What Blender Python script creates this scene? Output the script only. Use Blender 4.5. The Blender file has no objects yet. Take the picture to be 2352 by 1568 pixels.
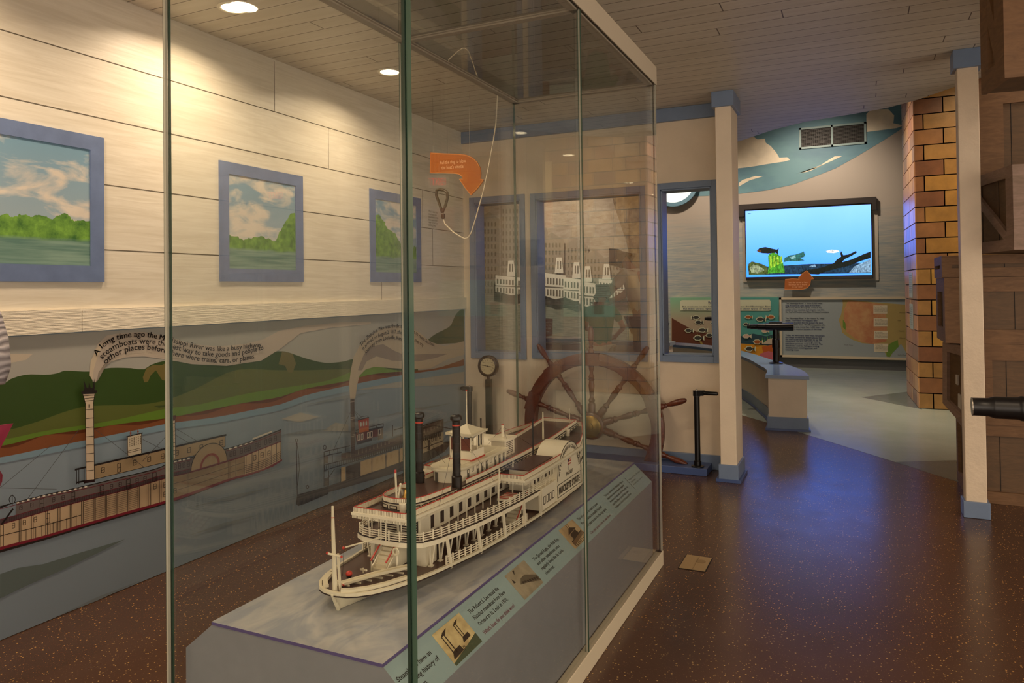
import bpy, bmesh, math, random
from mathutils import Vector, Matrix
random.seed(7)
PI = math.pi
scene = bpy.context.scene
COL = scene.collection

# ------------------------------------------------------------------ camera
CAM_F, CAM_YAW, CAM_PITCH, CAM_ROLL, CAM_CY = 1679.4, .4376, .0136, .01247, 643.0
CAM_H = 1.3
def _cam_axes():
    F0 = Vector((-math.sin(CAM_YAW), math.cos(CAM_YAW), 0)); R0 = Vector((math.cos(CAM_YAW), math.sin(CAM_YAW), 0)); Z = Vector((0, 0, 1))
    F = F0*math.cos(CAM_PITCH)+Z*math.sin(CAM_PITCH); U = -F0*math.sin(CAM_PITCH)+Z*math.cos(CAM_PITCH)
    X = R0*math.cos(CAM_ROLL)-U*math.sin(CAM_ROLL); Y = R0*math.sin(CAM_ROLL)+U*math.cos(CAM_ROLL)
    return X, Y, F
CX_, CY_, CF_ = _cam_axes()
cd = bpy.data.cameras.new('camera'); cam = bpy.data.objects.new('camera', cd); COL.objects.link(cam)
m = Matrix((CX_, CY_, -CF_)).transposed().to_4x4(); m.translation = (0, 0, CAM_H)
cam.matrix_world = m
cd.sensor_width = 36; cd.lens = CAM_F/2352*36; cd.shift_y = (CAM_CY-784)/2352; cd.clip_start = .05; cd.clip_end = 100
scene.camera = cam
def at(axis, val, px, py):
    """the point of the plane axis=val that the photograph shows at a pixel"""
    r = CF_ + CX_*((px-1176)/CAM_F) - CY_*((py-CAM_CY)/CAM_F)
    c = Vector((0, 0, CAM_H)); t = (val-c[axis])/r[axis]
    return c + r*t

# ------------------------------------------------------------------ world, exposure
w = bpy.data.worlds.new('world'); scene.world = w; w.use_nodes = True
w.node_tree.nodes['Background'].inputs[0].default_value = (1, .84, .68, 1)
w.node_tree.nodes['Background'].inputs[1].default_value = 2.1  # uniform warm fill, added to brighten the ceiling through the open rear
scene.view_settings.view_transform = 'Standard'; scene.view_settings.look = 'None'
scene.view_settings.gamma = 1; scene.view_settings.use_curve_mapping = False
scene.view_settings.exposure = 0.46
scene.cycles.max_bounces = 8; scene.cycles.diffuse_bounces = 4; scene.cycles.glossy_bounces = 4
scene.cycles.transparent_max_bounces = 40; scene.cycles.caustics_reflective = False; scene.cycles.caustics_refractive = False
scene.cycles.sample_clamp_indirect = 4
WARM = (1, .77, .53)
def area(name, loc, size, power, color=WARM, rot=(0, 0, 0), size_y=None):
    l = bpy.data.lights.new(name, 'AREA'); l.energy = power; l.color = color; l.size = size
    if size_y: l.shape = 'RECTANGLE'; l.size_y = size_y
    o = bpy.data.objects.new(name, l); COL.objects.link(o); o.location = loc; o.rotation_euler = rot
    o.visible_glossy = True
    return o
LAMP_K = .33        # strength of the recessed ceiling lamps

# room dimensions
XL = -2.948; YB = 5.359; ZC = 2.62; YF = 12.6; ZH = 4.7; YR = -4.6; XR = 5.0
GX0, GX1, GY0, GYJ, GY1, GZ = -1.578, -.836, 1.30, 2.368, 3.422, 2.262   # glass case

# ------------------------------------------------------------------ mesh helpers
class MB:
    def __init__(s): s.v = []; s.f = []; s.mi = []; s.m = 0
    def mat(s, i): s.m = i; return s
    def add(s, vs, fs):
        b = len(s.v); s.v += [tuple(v) for v in vs]
        for f in fs: s.f.append([b+i for i in f]); s.mi.append(s.m)
        return s
    def box(s, x0, y0, z0, x1, y1, z1):
        x0, x1 = min(x0, x1), max(x0, x1); y0, y1 = min(y0, y1), max(y0, y1); z0, z1 = min(z0, z1), max(z0, z1)
        return s.add([(x0,y0,z0),(x1,y0,z0),(x1,y1,z0),(x0,y1,z0),(x0,y0,z1),(x1,y0,z1),(x1,y1,z1),(x0,y1,z1)],
                     [(3,2,1,0),(4,5,6,7),(0,1,5,4),(1,2,6,5),(2,3,7,6),(3,0,4,7)])
    def obox(s, c, ax, ay, az):
        """box about centre c with half-axis vectors"""
        c = Vector(c); ax = Vector(ax); ay = Vector(ay); az = Vector(az)
        vs = [c+ax*i+ay*j+az*k for k in (-1, 1) for i, j in ((-1,-1),(1,-1),(1,1),(-1,1))]
        return s.add(vs, [(3,2,1,0),(4,5,6,7),(0,1,5,4),(1,2,6,5),(2,3,7,6),(3,0,4,7)])
    def bar(s, a, b, w, h=None, up=(0, 0, 1)):
        a = Vector(a); b = Vector(b); h = h or w; d = (b-a)
        if d.length < 1e-9: return s
        t = d.normalized(); u = Vector(up)
        if abs(t.dot(u)) > .98: u = Vector((0, 1, 0))
        r = t.cross(u).normalized(); u = r.cross(t)
        return s.obox((a+b)/2, r*w/2, d/2, u*h/2)
    def tube(s, pts, r, n=8, cap=True):
        pts = [Vector(p) for p in pts]; rs = r if isinstance(r, (list, tuple)) else [r]*len(pts)
        b = len(s.v); prev = None
        for i, p in enumerate(pts):
            t = (pts[min(i+1, len(pts)-1)]-pts[max(i-1, 0)]).normalized()
            if prev is None:
                u = Vector((0, 0, 1)) if abs(t.z) < .9 else Vector((1, 0, 0))
                u = (u - t*u.dot(t)).normalized()
            else: u = (prev - t*prev.dot(t)).normalized()
            prev = u; v = t.cross(u)
            for k in range(n):
                a = 2*PI*k/n; s.v.append(tuple(p+(u*math.cos(a)+v*math.sin(a))*rs[i]))
        for i in range(len(pts)-1):
            for k in range(n):
                s.f.append([b+i*n+k, b+i*n+(k+1) % n, b+(i+1)*n+(k+1) % n, b+(i+1)*n+k]); s.mi.append(s.m)
        if cap:
            s.f.append([b+k for k in range(n)][::-1]); s.mi.append(s.m)
            s.f.append([b+(len(pts)-1)*n+k for k in range(n)]); s.mi.append(s.m)
        return s
    def lathe(s, prof, c=(0, 0, 0), axis=(0, 0, 1), n=24):
        ax = Vector(axis).normalized(); c = Vector(c)
        u = Vector((1, 0, 0)) if abs(ax.x) < .9 else Vector((0, 1, 0)); u = (u-ax*u.dot(ax)).normalized(); v = ax.cross(u)
        b = len(s.v)
        for r, h in prof:
            for k in range(n):
                a = 2*PI*k/n; s.v.append(tuple(c+ax*h+(u*math.cos(a)+v*math.sin(a))*max(r, 1e-5)))
        for i in range(len(prof)-1):
            for k in range(n):
                s.f.append([b+i*n+k, b+i*n+(k+1) % n, b+(i+1)*n+(k+1) % n, b+(i+1)*n+k]); s.mi.append(s.m)
        s.f.append([b+k for k in range(n)][::-1]); s.mi.append(s.m)
        s.f.append([b+(len(prof)-1)*n+k for k in range(n)]); s.mi.append(s.m)
        return s
    def ball(s, c, r, n=12, m=8):
        rs = r if isinstance(r, (list, tuple)) else (r, r, r); c = Vector(c); b = len(s.v)
        for j in range(m+1):
            t = PI*j/m
            for k in range(n):
                a = 2*PI*k/n; s.v.append((c.x+rs[0]*math.sin(t)*math.cos(a), c.y+rs[1]*math.sin(t)*math.sin(a), c.z-rs[2]*math.cos(t)))
        for j in range(m):
            for k in range(n):
                s.f.append([b+j*n+k, b+j*n+(k+1) % n, b+(j+1)*n+(k+1) % n, b+(j+1)*n+k]); s.mi.append(s.m)
        return s
    def poly(s, pts): return s.add(pts, [list(range(len(pts)))])
    def prism(s, pts, d):
        """polygon pts (3D) extruded by vector d"""
        pts = [Vector(p) for p in pts]; d = Vector(d); n = len(pts)
        return s.add(pts+[p+d for p in pts], [list(range(n))[::-1], list(range(n, 2*n))]+[[i, (i+1) % n, n+(i+1) % n, n+i] for i in range(n)])
    def sweep(s, pts, w, h, closed=False):
        """rectangular section w (horizontal) x h (up) swept along a nearly level path"""
        pts = [Vector(p) for p in pts]; n = len(pts); b = len(s.v)
        for i, p in enumerate(pts):
            a = pts[i-1] if (i > 0 or closed) else p; c = pts[(i+1) % n] if (i < n-1 or closed) else p
            t = (c-a); t.z = 0; t = t.normalized() if t.length > 1e-9 else Vector((0, 1, 0)); r = Vector((t.y, -t.x, 0))
            for dx, dz in ((-1, 0), (1, 0), (1, 1), (-1, 1)): s.v.append(tuple(p+r*dx*w/2+Vector((0, 0, dz*h))))
        for i in range(n if closed else n-1):
            j = (i+1) % n
            for k in range(4): s.f.append([b+i*4+k, b+i*4+(k+1) % 4, b+j*4+(k+1) % 4, b+j*4+k]); s.mi.append(s.m)
        if not closed:
            s.f.append([b+k for k in range(4)]); s.mi.append(s.m); s.f.append([b+(n-1)*4+k for k in range(4)][::-1]); s.mi.append(s.m)
        return s
    def rot(s, ang, c, i0=0):
        """turn the vertices from i0 on about a vertical axis through c"""
        ca, sa = math.cos(ang), math.sin(ang)
        for i in range(i0, len(s.v)):
            x, y, z = s.v[i]; x -= c[0]; y -= c[1]; s.v[i] = (c[0]+x*ca-y*sa, c[1]+x*sa+y*ca, z)
        return s
    def build(s, name, mats, parent=None, smooth=False, bevel=0, recalc=True):
        me = bpy.data.meshes.new(name); o0 = Vector(parent['_loc']) if parent is not None else Vector((0, 0, 0))
        me.from_pydata([tuple(Vector(v)-o0) for v in s.v], [], s.f)
        mats = mats if isinstance(mats, (list, tuple)) else [mats]
        for mm in mats: me.materials.append(mm)
        me.polygons.foreach_set('material_index', [min(i, len(mats)-1) for i in s.mi])
        if recalc:
            bm = bmesh.new(); bm.from_mesh(me); bmesh.ops.recalc_face_normals(bm, faces=bm.faces); bm.to_mesh(me); bm.free()
        if smooth:
            me.polygons.foreach_set('use_smooth', [True]*len(me.polygons))
            try: me.set_sharp_from_angle(angle=math.radians(38))
            except Exception: pass
        o = bpy.data.objects.new(name, me); COL.objects.link(o)
        if parent is not None: o.parent = parent; o['_loc'] = tuple(o0)
        else: o['_loc'] = (0.0, 0.0, 0.0)
        if bevel:
            b = o.modifiers.new('bevel', 'BEVEL'); b.width = bevel; b.segments = 2; b.limit_method = 'ANGLE'
        return o

def tag(o, label=None, cat=None, group=None, kind=None):
    if label: o['label'] = label
    if cat: o['category'] = cat
    if group: o['group'] = group
    if kind: o['kind'] = kind
    return o
def thing(name, loc, label, cat, group=None):
    o = bpy.data.objects.new(name, None); COL.objects.link(o); o.location = loc; o['_loc'] = tuple(loc)
    o.empty_display_size = .1
    return tag(o, label, cat, group)
def struct(o): o['kind'] = 'structure'; return o
def dup(root, loc, label=None, group=None):
    r = root.copy(); COL.objects.link(r); r.location = loc
    if label: r['label'] = label
    if group: r['group'] = group
    for ch in [o for o in COL.objects if o.parent == root]:
        c = ch.copy(); COL.objects.link(c); c.parent = r
        for g in [o for o in COL.objects if o.parent == ch]:
            d = g.copy(); COL.objects.link(d); d.parent = c
    return r

# ------------------------------------------------------------------ lettering
_tc = {}
def glyphs(txt, bold=0.0, shear=0.0):
    """triangulated outline of a string in 2D, size 1; returns verts, faces, width"""
    key = (txt, bold, shear)
    if key in _tc: return _tc[key]
    cu = bpy.data.curves.new('lettering', 'FONT'); cu.body = txt; cu.size = 1; cu.resolution_u = 2; cu.offset = bold; cu.shear = shear
    ob = bpy.data.objects.new('lettering', cu); COL.objects.link(ob)
    dg = bpy.context.evaluated_depsgraph_get(); dg.update()
    me = bpy.data.meshes.new_from_object(ob.evaluated_get(dg))
    vs = [(v.co.x, v.co.y) for v in me.vertices]; fs = [list(p.vertices) for p in me.polygons]
    bpy.data.objects.remove(ob); bpy.data.curves.remove(cu); bpy.data.meshes.remove(me)
    wd = max([v[0] for v in vs]) if vs else 0
    _tc[key] = (vs, fs, wd); return _tc[key]
def text(mb, txt, fn, size=1.0, bold=0.0, width=None, align='l', shear=0.0):
    """place a string through fn(u, v) -> 3D, u along the line, v up; width squeezes it to fit"""
    dbl = bold > 0 and 'M' in txt
    if dbl:
        vs, fs, wd = glyphs(txt, 0.0, shear); w0 = glyphs(txt, bold, shear)[2]; nb = len(vs); vs = [(x*w0/wd+dx, y) for dx in (-bold*.8, 0, bold*.8) for x, y in vs]; fs = [[i+nb*k_ for i in f] for k_ in range(3) for f in fs]; wd = w0
    else: vs, fs, wd = glyphs(txt, bold, shear)
    if not vs: return
    k = (width/(wd*size)) if width else 1.0
    off = 0 if align == 'l' else (-.5 if align == 'c' else -1)*wd*size*k
    mb.add([fn(x*size*k+off, y*size) for x, y in vs], fs)
def plane_fn(o, u, v):
    o = Vector(o); u = Vector(u).normalized(); v = Vector(v).normalized()
    return lambda a, b: o+u*a+v*b

# ------------------------------------------------------------------ materials
def lin(c):
    if isinstance(c, str):
        c = c.lstrip('#'); c = [int(c[i:i+2], 16)/255 for i in (0, 2, 4)]
        return tuple(x/12.92 if x <= .04045 else ((x+.055)/1.055)**2.4 for x in c)+(1,)
    return tuple(c)+(1,) if len(c) == 3 else tuple(c)
class NT:
    def __init__(s, name):
        s.mat = bpy.data.materials.new(name); s.mat.use_nodes = True; s.t = s.mat.node_tree
        s.b = s.t.nodes['Principled BSDF']; s.out = s.t.nodes['Material Output']
    def n(s, typ, ins=None, **kw):
        nd = s.t.nodes.new(typ)
        for k, v in kw.items(): setattr(nd, k, v)
        for k, v in (ins or {}).items():
            if hasattr(v, 'node'): s.t.links.new(v, nd.inputs[k])
            else: nd.inputs[k].default_value = v
        return nd
    def link(s, a, b): s.t.links.new(a, b)
    def m(s, op, a, b=0.0, c=0.0):
        nd = s.n('ShaderNodeMath', {0: a, 1: b, 2: c}, operation=op); return nd.outputs[0]
    def mix(s, f, a, b):
        nd = s.n('ShaderNodeMix', data_type='RGBA')
        for i, v in ((0, f), (6, a), (7, b)):
            if hasattr(v, 'node'): s.t.links.new(v, nd.inputs[i])
            else: nd.inputs[i].default_value = v
        return nd.outputs[2]
    def pos(s): return s.n('ShaderNodeNewGeometry').outputs['Position']
    def xyz(s, v):
        nd = s.n('ShaderNodeSeparateXYZ', {0: v}); return nd.outputs
    def scaled(s, v, sc): return s.n('ShaderNodeVectorMath', {0: v, 1: sc}, operation='MULTIPLY').outputs[0]
    def noise(s, v, scale=1, detail=4, rough=.55, dist=0):
        return s.n('ShaderNodeTexNoise', {'Vector': v, 'Scale': scale, 'Detail': detail, 'Roughness': rough, 'Distortion': dist}).outputs[0]
    def ramp(s, f, lo, hi): return s.n('ShaderNodeMapRange', {0: f, 1: lo, 2: hi}).outputs[0]
    def bump(s, h, strength=.3, dist=.01):
        nd = s.n('ShaderNodeBump', {'Height': h, 'Strength': strength, 'Distance': dist}); s.link(nd.outputs[0], s.b.inputs['Normal'])
    def color(s, c):
        if hasattr(c, 'node'): s.link(c, s.b.inputs['Base Color'])
        else: s.b.inputs['Base Color'].default_value = c
def mat(name, c, rough=.5, metal=0, spec=.5, var=0.0, vscale=20, bump=0, bscale=60, emit=None, estr=0):
    t = NT(name); c = lin(c); t.b.inputs['Roughness'].default_value = rough; t.b.inputs['Metallic'].default_value = metal
    t.b.inputs['Specular IOR Level'].default_value = spec
    if var:
        f = t.noise(t.pos(), vscale, 5)
        t.color(t.mix(t.ramp(f, .3, .7), tuple(x*(1-var) for x in c[:3])+(1,), tuple(min(1, x*(1+var)) for x in c[:3])+(1,)))
    else: t.color(c)
    if bump: t.bump(t.noise(t.pos(), bscale, 4), bump, .005)
    if emit: t.b.inputs['Emission Color'].default_value = lin(emit); t.b.inputs['Emission Strength'].default_value = estr
    return t.mat
_mc = {}
def ink(c, rough=.6):
    """plain print colour"""
    if (c, rough) not in _mc: _mc[(c, rough)] = mat('print_'+c.strip('#'), c, rough, spec=.3)
    return _mc[(c, rough)]
M = {}
M['cream'] = mat('cream_paint', '#e2d2bb', .45, var=.04, vscale=6, bump=.15, bscale=90)
M['post'] = mat('rough_cream_paint', '#e0cdb4', .55, var=.05, vscale=9, bump=.6, bscale=45)
M['blue'] = mat('blue_trim_paint', '#7486a3', .35, var=.05, vscale=9)
M['blue_dark'] = mat('dark_blue_paint', '#46598a', .35)
M['black'] = mat('black_enamel', '#0e0c0c', .3)
M['white'] = mat('white_enamel', '#e9e2d0', .35)
M['boat_white'] = mat('model_white_paint', '#e6dcc4', .4)
M['boat_cream'] = mat('model_cream_hull', '#d9cfb4', .3)
M['boat_deck'] = mat('model_brown_deck', '#4a3128', .35, var=.1, vscale=40)
M['boat_dark'] = mat('model_dark_interior', '#2a1c16', .7)
M['red'] = mat('model_red_trim', '#b5301f', .4)
M['brass'] = mat('brass', '#b08a4a', .25, metal=1)
M['metal'] = mat('brushed_metal', '#a79f93', .35, metal=.8)
M['orange'] = mat('orange_acrylic', '#a8590c', .35)
M['orange_edge'] = mat('orange_sign_edge', '#d98b45', .4)
M['rope'] = mat('cream_rope', '#d8cbb5', .8)
M['dark'] = mat('dark_recess', '#17120f', .8)
# ------------------------------------------------------------------ special materials
def glass_mat(name, tint=(.975, .985, .975, 1), f0=.045):
    t = NT(name); g = t.n('ShaderNodeNewGeometry')
    dot = t.n('ShaderNodeVectorMath', {0: g.outputs['Normal'], 1: g.outputs['Incoming']}, operation='DOT_PRODUCT').outputs['Value']
    c = t.m('SUBTRACT', 1.0, t.m('ABSOLUTE', dot)); F = t.m('ADD', t.m('MULTIPLY', t.m('POWER', c, 5.0), 1-f0), f0)
    tr = t.n('ShaderNodeBsdfTransparent', {'Color': tint}); gl = t.n('ShaderNodeBsdfGlossy', {'Roughness': 0.0})
    mx = t.n('ShaderNodeMixShader', {0: F}); t.link(tr.outputs[0], mx.inputs[1]); t.link(gl.outputs[0], mx.inputs[2])
    t.link(mx.outputs[0], t.out.inputs[0]); t.t.nodes.remove(t.b)
    return t.mat
M['glass'] = glass_mat('clear_plate_glass')
M['glass_edge'] = mat('green_glass_edge', '#3f5a4b', .08, spec=.9)
M['glass_seam'] = mat('pale_glass_seam', '#b7b3a2', .15, spec=.8)

def plank_wall():
    t = NT('whitewashed_planks'); p = t.pos(); x = t.xyz(p)
    g = t.noise(t.scaled(p, (3, 1.6, 26)), 1.6, 6, .6, 1.2); g2 = t.noise(t.scaled(p, (2, .8, 5)), 1.1, 4, .55, .8)
    col = t.mix(t.ramp(g, .35, .72), lin('#d2c8b6'), lin('#e4dccd')); col = t.mix(t.m('MULTIPLY', t.ramp(g2, .5, .7), .35), col, lin('#c6bba8'))
    t.color(col); t.b.inputs['Roughness'].default_value = .42; t.bump(g, .15, .004); return t.mat
M['plank'] = plank_wall()
M['groove'] = mat('plank_groove', '#5f5546', .8)
def embossed():
    t = NT('embossed_wood_grain_trim'); p = t.pos()
    wv = t.n('ShaderNodeTexWave', {'Vector': t.scaled(p, (1, .55, 9)), 'Scale': 7.0, 'Distortion': 7.0, 'Detail': 3.0, 'Detail Scale': 1.2}, wave_type='BANDS', bands_direction='Z').outputs[0]
    t.color(t.mix(wv, lin('#e0d6c3'), lin('#e9e0ce'))); t.b.inputs['Roughness'].default_value = .5; t.bump(wv, .35, .004); return t.mat
M['batten'] = embossed()
def ceiling_mat():
    t = NT('white_plank_ceiling'); p = t.pos(); x = t.xyz(p)
    r = t.m('FLOOR', t.m('DIVIDE', x[1], .112))
    fy = t.m('FRACT', t.m('DIVIDE', x[1], .112))
    joint = t.m('FRACT', t.m('ADD', t.m('DIVIDE', x[0], 2.6), t.m('MULTIPLY', t.m('SINE', t.m('MULTIPLY', r, 12.9898)), 43.7)))
    line = t.m('MAXIMUM', t.m('LESS_THAN', fy, .042), t.m('LESS_THAN', joint, .0022))
    g = t.noise(t.scaled(p, (1.4, 14, 1)), 2.2, 5)
    tone = t.n('ShaderNodeTexWhiteNoise', {'W': r}, noise_dimensions='1D').outputs[0]
    col = t.mix(t.ramp(g, .3, .7), lin('#d6ccba'), lin('#e6decf')); col = t.mix(t.m('MULTIPLY', tone, .18), col, lin('#a89c8a'))
    t.color(t.mix(line, col, lin('#6a5c4b'))); t.b.inputs['Roughness'].default_value = .45
    t.bump(t.m('SUBTRACT', 1.0, line), .5, .004); return t.mat
M['ceiling'] = ceiling_mat()
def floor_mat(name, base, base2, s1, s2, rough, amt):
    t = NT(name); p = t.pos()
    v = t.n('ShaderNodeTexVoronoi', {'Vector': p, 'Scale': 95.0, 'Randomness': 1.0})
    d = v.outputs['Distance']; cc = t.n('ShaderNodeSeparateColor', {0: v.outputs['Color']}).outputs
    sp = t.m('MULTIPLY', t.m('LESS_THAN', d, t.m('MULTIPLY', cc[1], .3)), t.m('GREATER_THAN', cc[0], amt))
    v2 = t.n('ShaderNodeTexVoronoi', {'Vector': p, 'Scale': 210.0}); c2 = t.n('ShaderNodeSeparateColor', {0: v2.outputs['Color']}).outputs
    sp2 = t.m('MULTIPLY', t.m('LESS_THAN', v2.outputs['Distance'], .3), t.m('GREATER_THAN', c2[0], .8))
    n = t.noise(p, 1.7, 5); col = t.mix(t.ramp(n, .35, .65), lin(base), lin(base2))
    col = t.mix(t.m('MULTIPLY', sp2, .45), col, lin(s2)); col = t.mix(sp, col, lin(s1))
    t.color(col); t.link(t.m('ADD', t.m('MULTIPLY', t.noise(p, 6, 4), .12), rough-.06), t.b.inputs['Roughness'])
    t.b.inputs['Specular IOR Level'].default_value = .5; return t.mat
M['floor'] = floor_mat('brown_speckled_floor', '#4e3528', '#553b2c', '#bb9558', '#7a5a40', .25, .40)
M['floor_grey'] = floor_mat('blue_grey_floor', '#8f9b90', '#98a297', '#9aa39b', '#6e7a74', .24, .9)
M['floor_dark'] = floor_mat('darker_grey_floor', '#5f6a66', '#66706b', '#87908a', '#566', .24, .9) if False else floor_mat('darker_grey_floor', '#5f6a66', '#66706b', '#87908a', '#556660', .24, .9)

def river_paint():
    """streaky grey-blue water paint of the far wall fading up to a plain grey wall"""
    t = NT('painted_water_wall'); p = t.pos(); x = t.xyz(p)
    s = t.noise(t.scaled(p, (2.2, 1, 34)), 1.4, 5, .6, .5)
    water = t.mix(t.ramp(s, .35, .68), lin('#8a979b'), lin('#b4b0a2'))
    edge = t.ramp(t.m('ADD', x[2], t.m('MULTIPLY', t.noise(t.scaled(p, (.8, 1, 9)), 1.2, 4), .9)), 2.45, 3.0)
    t.color(t.mix(edge, water, lin('#b3a99c'))); t.b.inputs['Roughness'].default_value = .55; return t.mat
M['river_wall'] = river_paint()
def sky_paint():
    t = NT('painted_sky_band'); p = t.pos(); x = t.xyz(p)
    n = t.noise(t.scaled(p, (1, 1, 2)), .9, 4)
    t.color(t.mix(t.ramp(n, .4, .62), lin('#6d9aa4'), lin('#557f94'))); t.b.inputs['Roughness'].default_value = .55; return t.mat
M['sky_band'] = sky_paint()
M['cloud'] = mat('painted_cloud', '#efe3c9', .6, var=.14, vscale=4)

# ------------------------------------------------------------------ floor
mb = MB(); mb.box(-9.5, YR, -.12, XR, YF+.1, -.001)
mb.mat(1).prism([at(2, 0, 1700, 952).to_tuple()[:2]+(-.001,), (-.656, 7.251, -.001), (.63, 5.588, -.001), (1.5, 4.55, -.001), (5, 3.0, -.001), (5, YF, -.001), (-9.4, YF, -.001), (-9.4, 9.2, -.001), (-2.2, 9.0, -.001)], (0, 0, .001))
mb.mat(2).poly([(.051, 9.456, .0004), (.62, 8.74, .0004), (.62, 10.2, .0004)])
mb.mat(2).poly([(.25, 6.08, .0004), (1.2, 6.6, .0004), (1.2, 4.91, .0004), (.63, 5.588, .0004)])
fl = struct(mb.build('floor', [M['floor'], M['floor_grey'], M['floor_dark']]))

# ------------------------------------------------------------------ low plank ceiling with its curved edge
edge = [(-3.2, 9.2), (-2.4, 8.7), (-1.7, 7.75), (-.923, 6.86), (-.6, 6.5), (-.329, 6.30), (.0, 6.2), (.251, 6.10), (.44, 5.93), (.637, 5.66), (1.0, 5.2), (1.7, 4.7), (XR, 4.2)]
poly = [(-3.2, YR), (XR, YR)]+edge[::-1]
mb = MB(); mb.prism([(x, y, ZC) for x, y in poly], (0, 0, .14)); struct(mb.build('ceiling', M['ceiling']))
mb = MB(); mb.box(-9.5, 5.4, ZH, XR, YF+.1, ZH+.1); struct(mb.build('trim_upper_ceiling', M['cream']))

# ------------------------------------------------------------------ walls
mb = MB(); mb.box(XL-.15, YR, 0, XL, YB+.12, ZC)
mb.mat(1)
zs = [2.323, 2.067, 1.781, 1.497]
for z in zs: mb.box(XL-.001, YR, z-.0022, XL+.0008, YB, z+.0022)
def seam(y, z0, z1): mb.box(XL-.001, y-.0016, z0, XL+.0008, y+.0016, z1)
for y, a, b in ((3.165, 2.323, 2.61), (.6, 2.323, 2.61), (3.63, 2.067, 2.323), (1.3, 2.067, 2.323), (2.6, 1.781, 2.067) , (4.72, 1.781, 2.067), (4.18, 1.245, 1.497), (1.0, 1.497, 1.781), (4.86, 1.497, 1.781), (5.1, 2.323, 2.61)): 
    if not (2.5 < y < 2.7): seam(y, a, b)
struct(mb.build('wall_left', [M['plank'], M['groove']]))
mb = MB(); mb.box(XL, YR, 1.149, XL+.022, 2.007, 1.243); mb.box(XL, 2.010, 1.149, XL+.022, YB, 1.243)
struct(mb.build('trim_left_batten', M['batten']))
# back wall with three openings
WIN = [(-2.838, -2.420, .787, 2.023), (-2.287, -1.436, .80, 2.020), (-1.285, -.917, .806, 2.026)]
x1 = -.80; T = .13
mb = MB(); xs = [XL]+[v for wn in WIN for v in wn[:2]]+[x1]
for i in range(0, len(xs), 2): mb.box(xs[i], YB, 0, xs[i+1], YB+T, ZC)
for a, b, z0, z1 in WIN: mb.box(a, YB, 0, b, YB+T, z0); mb.box(a, YB, z1, b, YB+T, ZC)
struct(mb.build('wall_back', M['cream']))
for i, (a, b, z0, z1) in enumerate(WIN):
    mb = MB(); fw = .046
    mb.box(a-fw, YB-.018, z0-fw, a, YB, z1+fw); mb.box(b, YB-.018, z0-fw, b+fw*.8, YB, z1+fw)
    mb.box(a, YB-.018, z0-fw, b, YB, z0); mb.box(a, YB-.018, z1, b, YB, z1+fw)
    for (p, q, r, s_) in ((a, a+.012, z0, z1), (b-.012, b, z0, z1)): mb.box(p, YB-.012, r, q, YB+T+.01, s_)
    mb.box(a, YB-.012, z0, b, YB+T+.01, z0+.012); mb.box(a, YB-.012, z1-.012, b, YB+T+.01, z1)
    struct(mb.build('window_%d' % (i+1), M['blue'], bevel=.002))
mb = MB(); mb.box(XL, YB-.03, 2.522, x1, YB, ZC-.001); struct(mb.build('trim_crown', M['blue'], bevel=.003))
mb = MB(); mb.box(XL, YB-.02, 0, x1, YB, .104); struct(mb.build('baseboard_back', M['blue'], bevel=.003))
# far hall
mb = MB(); mb.box(-9.5, YF, 0, XR, YF+.12, ZH)
struct(mb.build('wall_far', M['river_wall']))
mb = MB()
mb.box(-9.62, YB, 0, -9.5, YF, ZH); struct(mb.build('wall_far_left', M['cream']))
mb = MB(); mb.box(XR, 4.5, 0, XR+.12, YF, ZH); struct(mb.build('wall_right', M['cream']))
mb = MB(); mb.box(-9.5, YB, 0, XL-.15, YB+.1, ZH); mb.box(XL-.15, YB, ZC+.15, XR, YB+.02, ZH); struct(mb.build('wall_upper_back', M['cream']))
# painted sky band on the far wall and its clouds (flat paint)
yw = YF-.004
def W(px, py, dy=0): return at(1, yw-dy, px, py)
mb = MB()
low = [(1560, 452), (1640, 449), (1697, 445), (1760, 437), (1820, 424), (1870, 406), (1920, 386), (1970, 358), (2020, 328), (2060, 303), (2095, 278)]
top = [(2110, 200), (1600, 200), (1480, 200)]
pts = [W(*p) for p in [(1380, 452), (1480, 454)]+low]+[Vector((1.4, yw, 4.3)), Vector((1.4, yw, ZH)), Vector((-3.4, yw, ZH))]
mb.poly(pts)
mb.mat(1)
cl1 = [(1690, 387), (1725, 383), (1760, 377), (1800, 371), (1815, 367), (1808, 361), (1790, 362), (1783, 350), (1770, 335), (1759, 328), (1757, 318), (1740, 320), (1722, 308), (1690, 300)]
mb.poly([W(x, y, .001) for x, y in cl1])
cl2 = [(1990, 303), (2030, 298), (2060, 294), (2075, 288), (2052, 283), (2054, 265), (2040, 250), (2000, 252), (1990, 262)]
mb.poly([W(x, y, .001) for x, y in cl2])
for c in ([(1832, 398), (1862, 392), (1900, 374), (1935, 358), (1917, 359), (1905, 366), (1880, 382), (1856, 394)], [(1697, 428), (1722, 414), (1752, 405), (1735, 404), (1706, 413), (1697, 420)]):
    mb.poly([W(x, y, .001) for x, y in c])
struct(mb.build('trim_painted_sky', [M['sky_band'], M['cloud']], recalc=False))
mb = MB(); mb.box(-3.2, YF-.02, 0, .9, YF, .15); struct(mb.build('baseboard_far', mat('grey_baseboard', '#5b5c5c', .5)))

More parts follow.
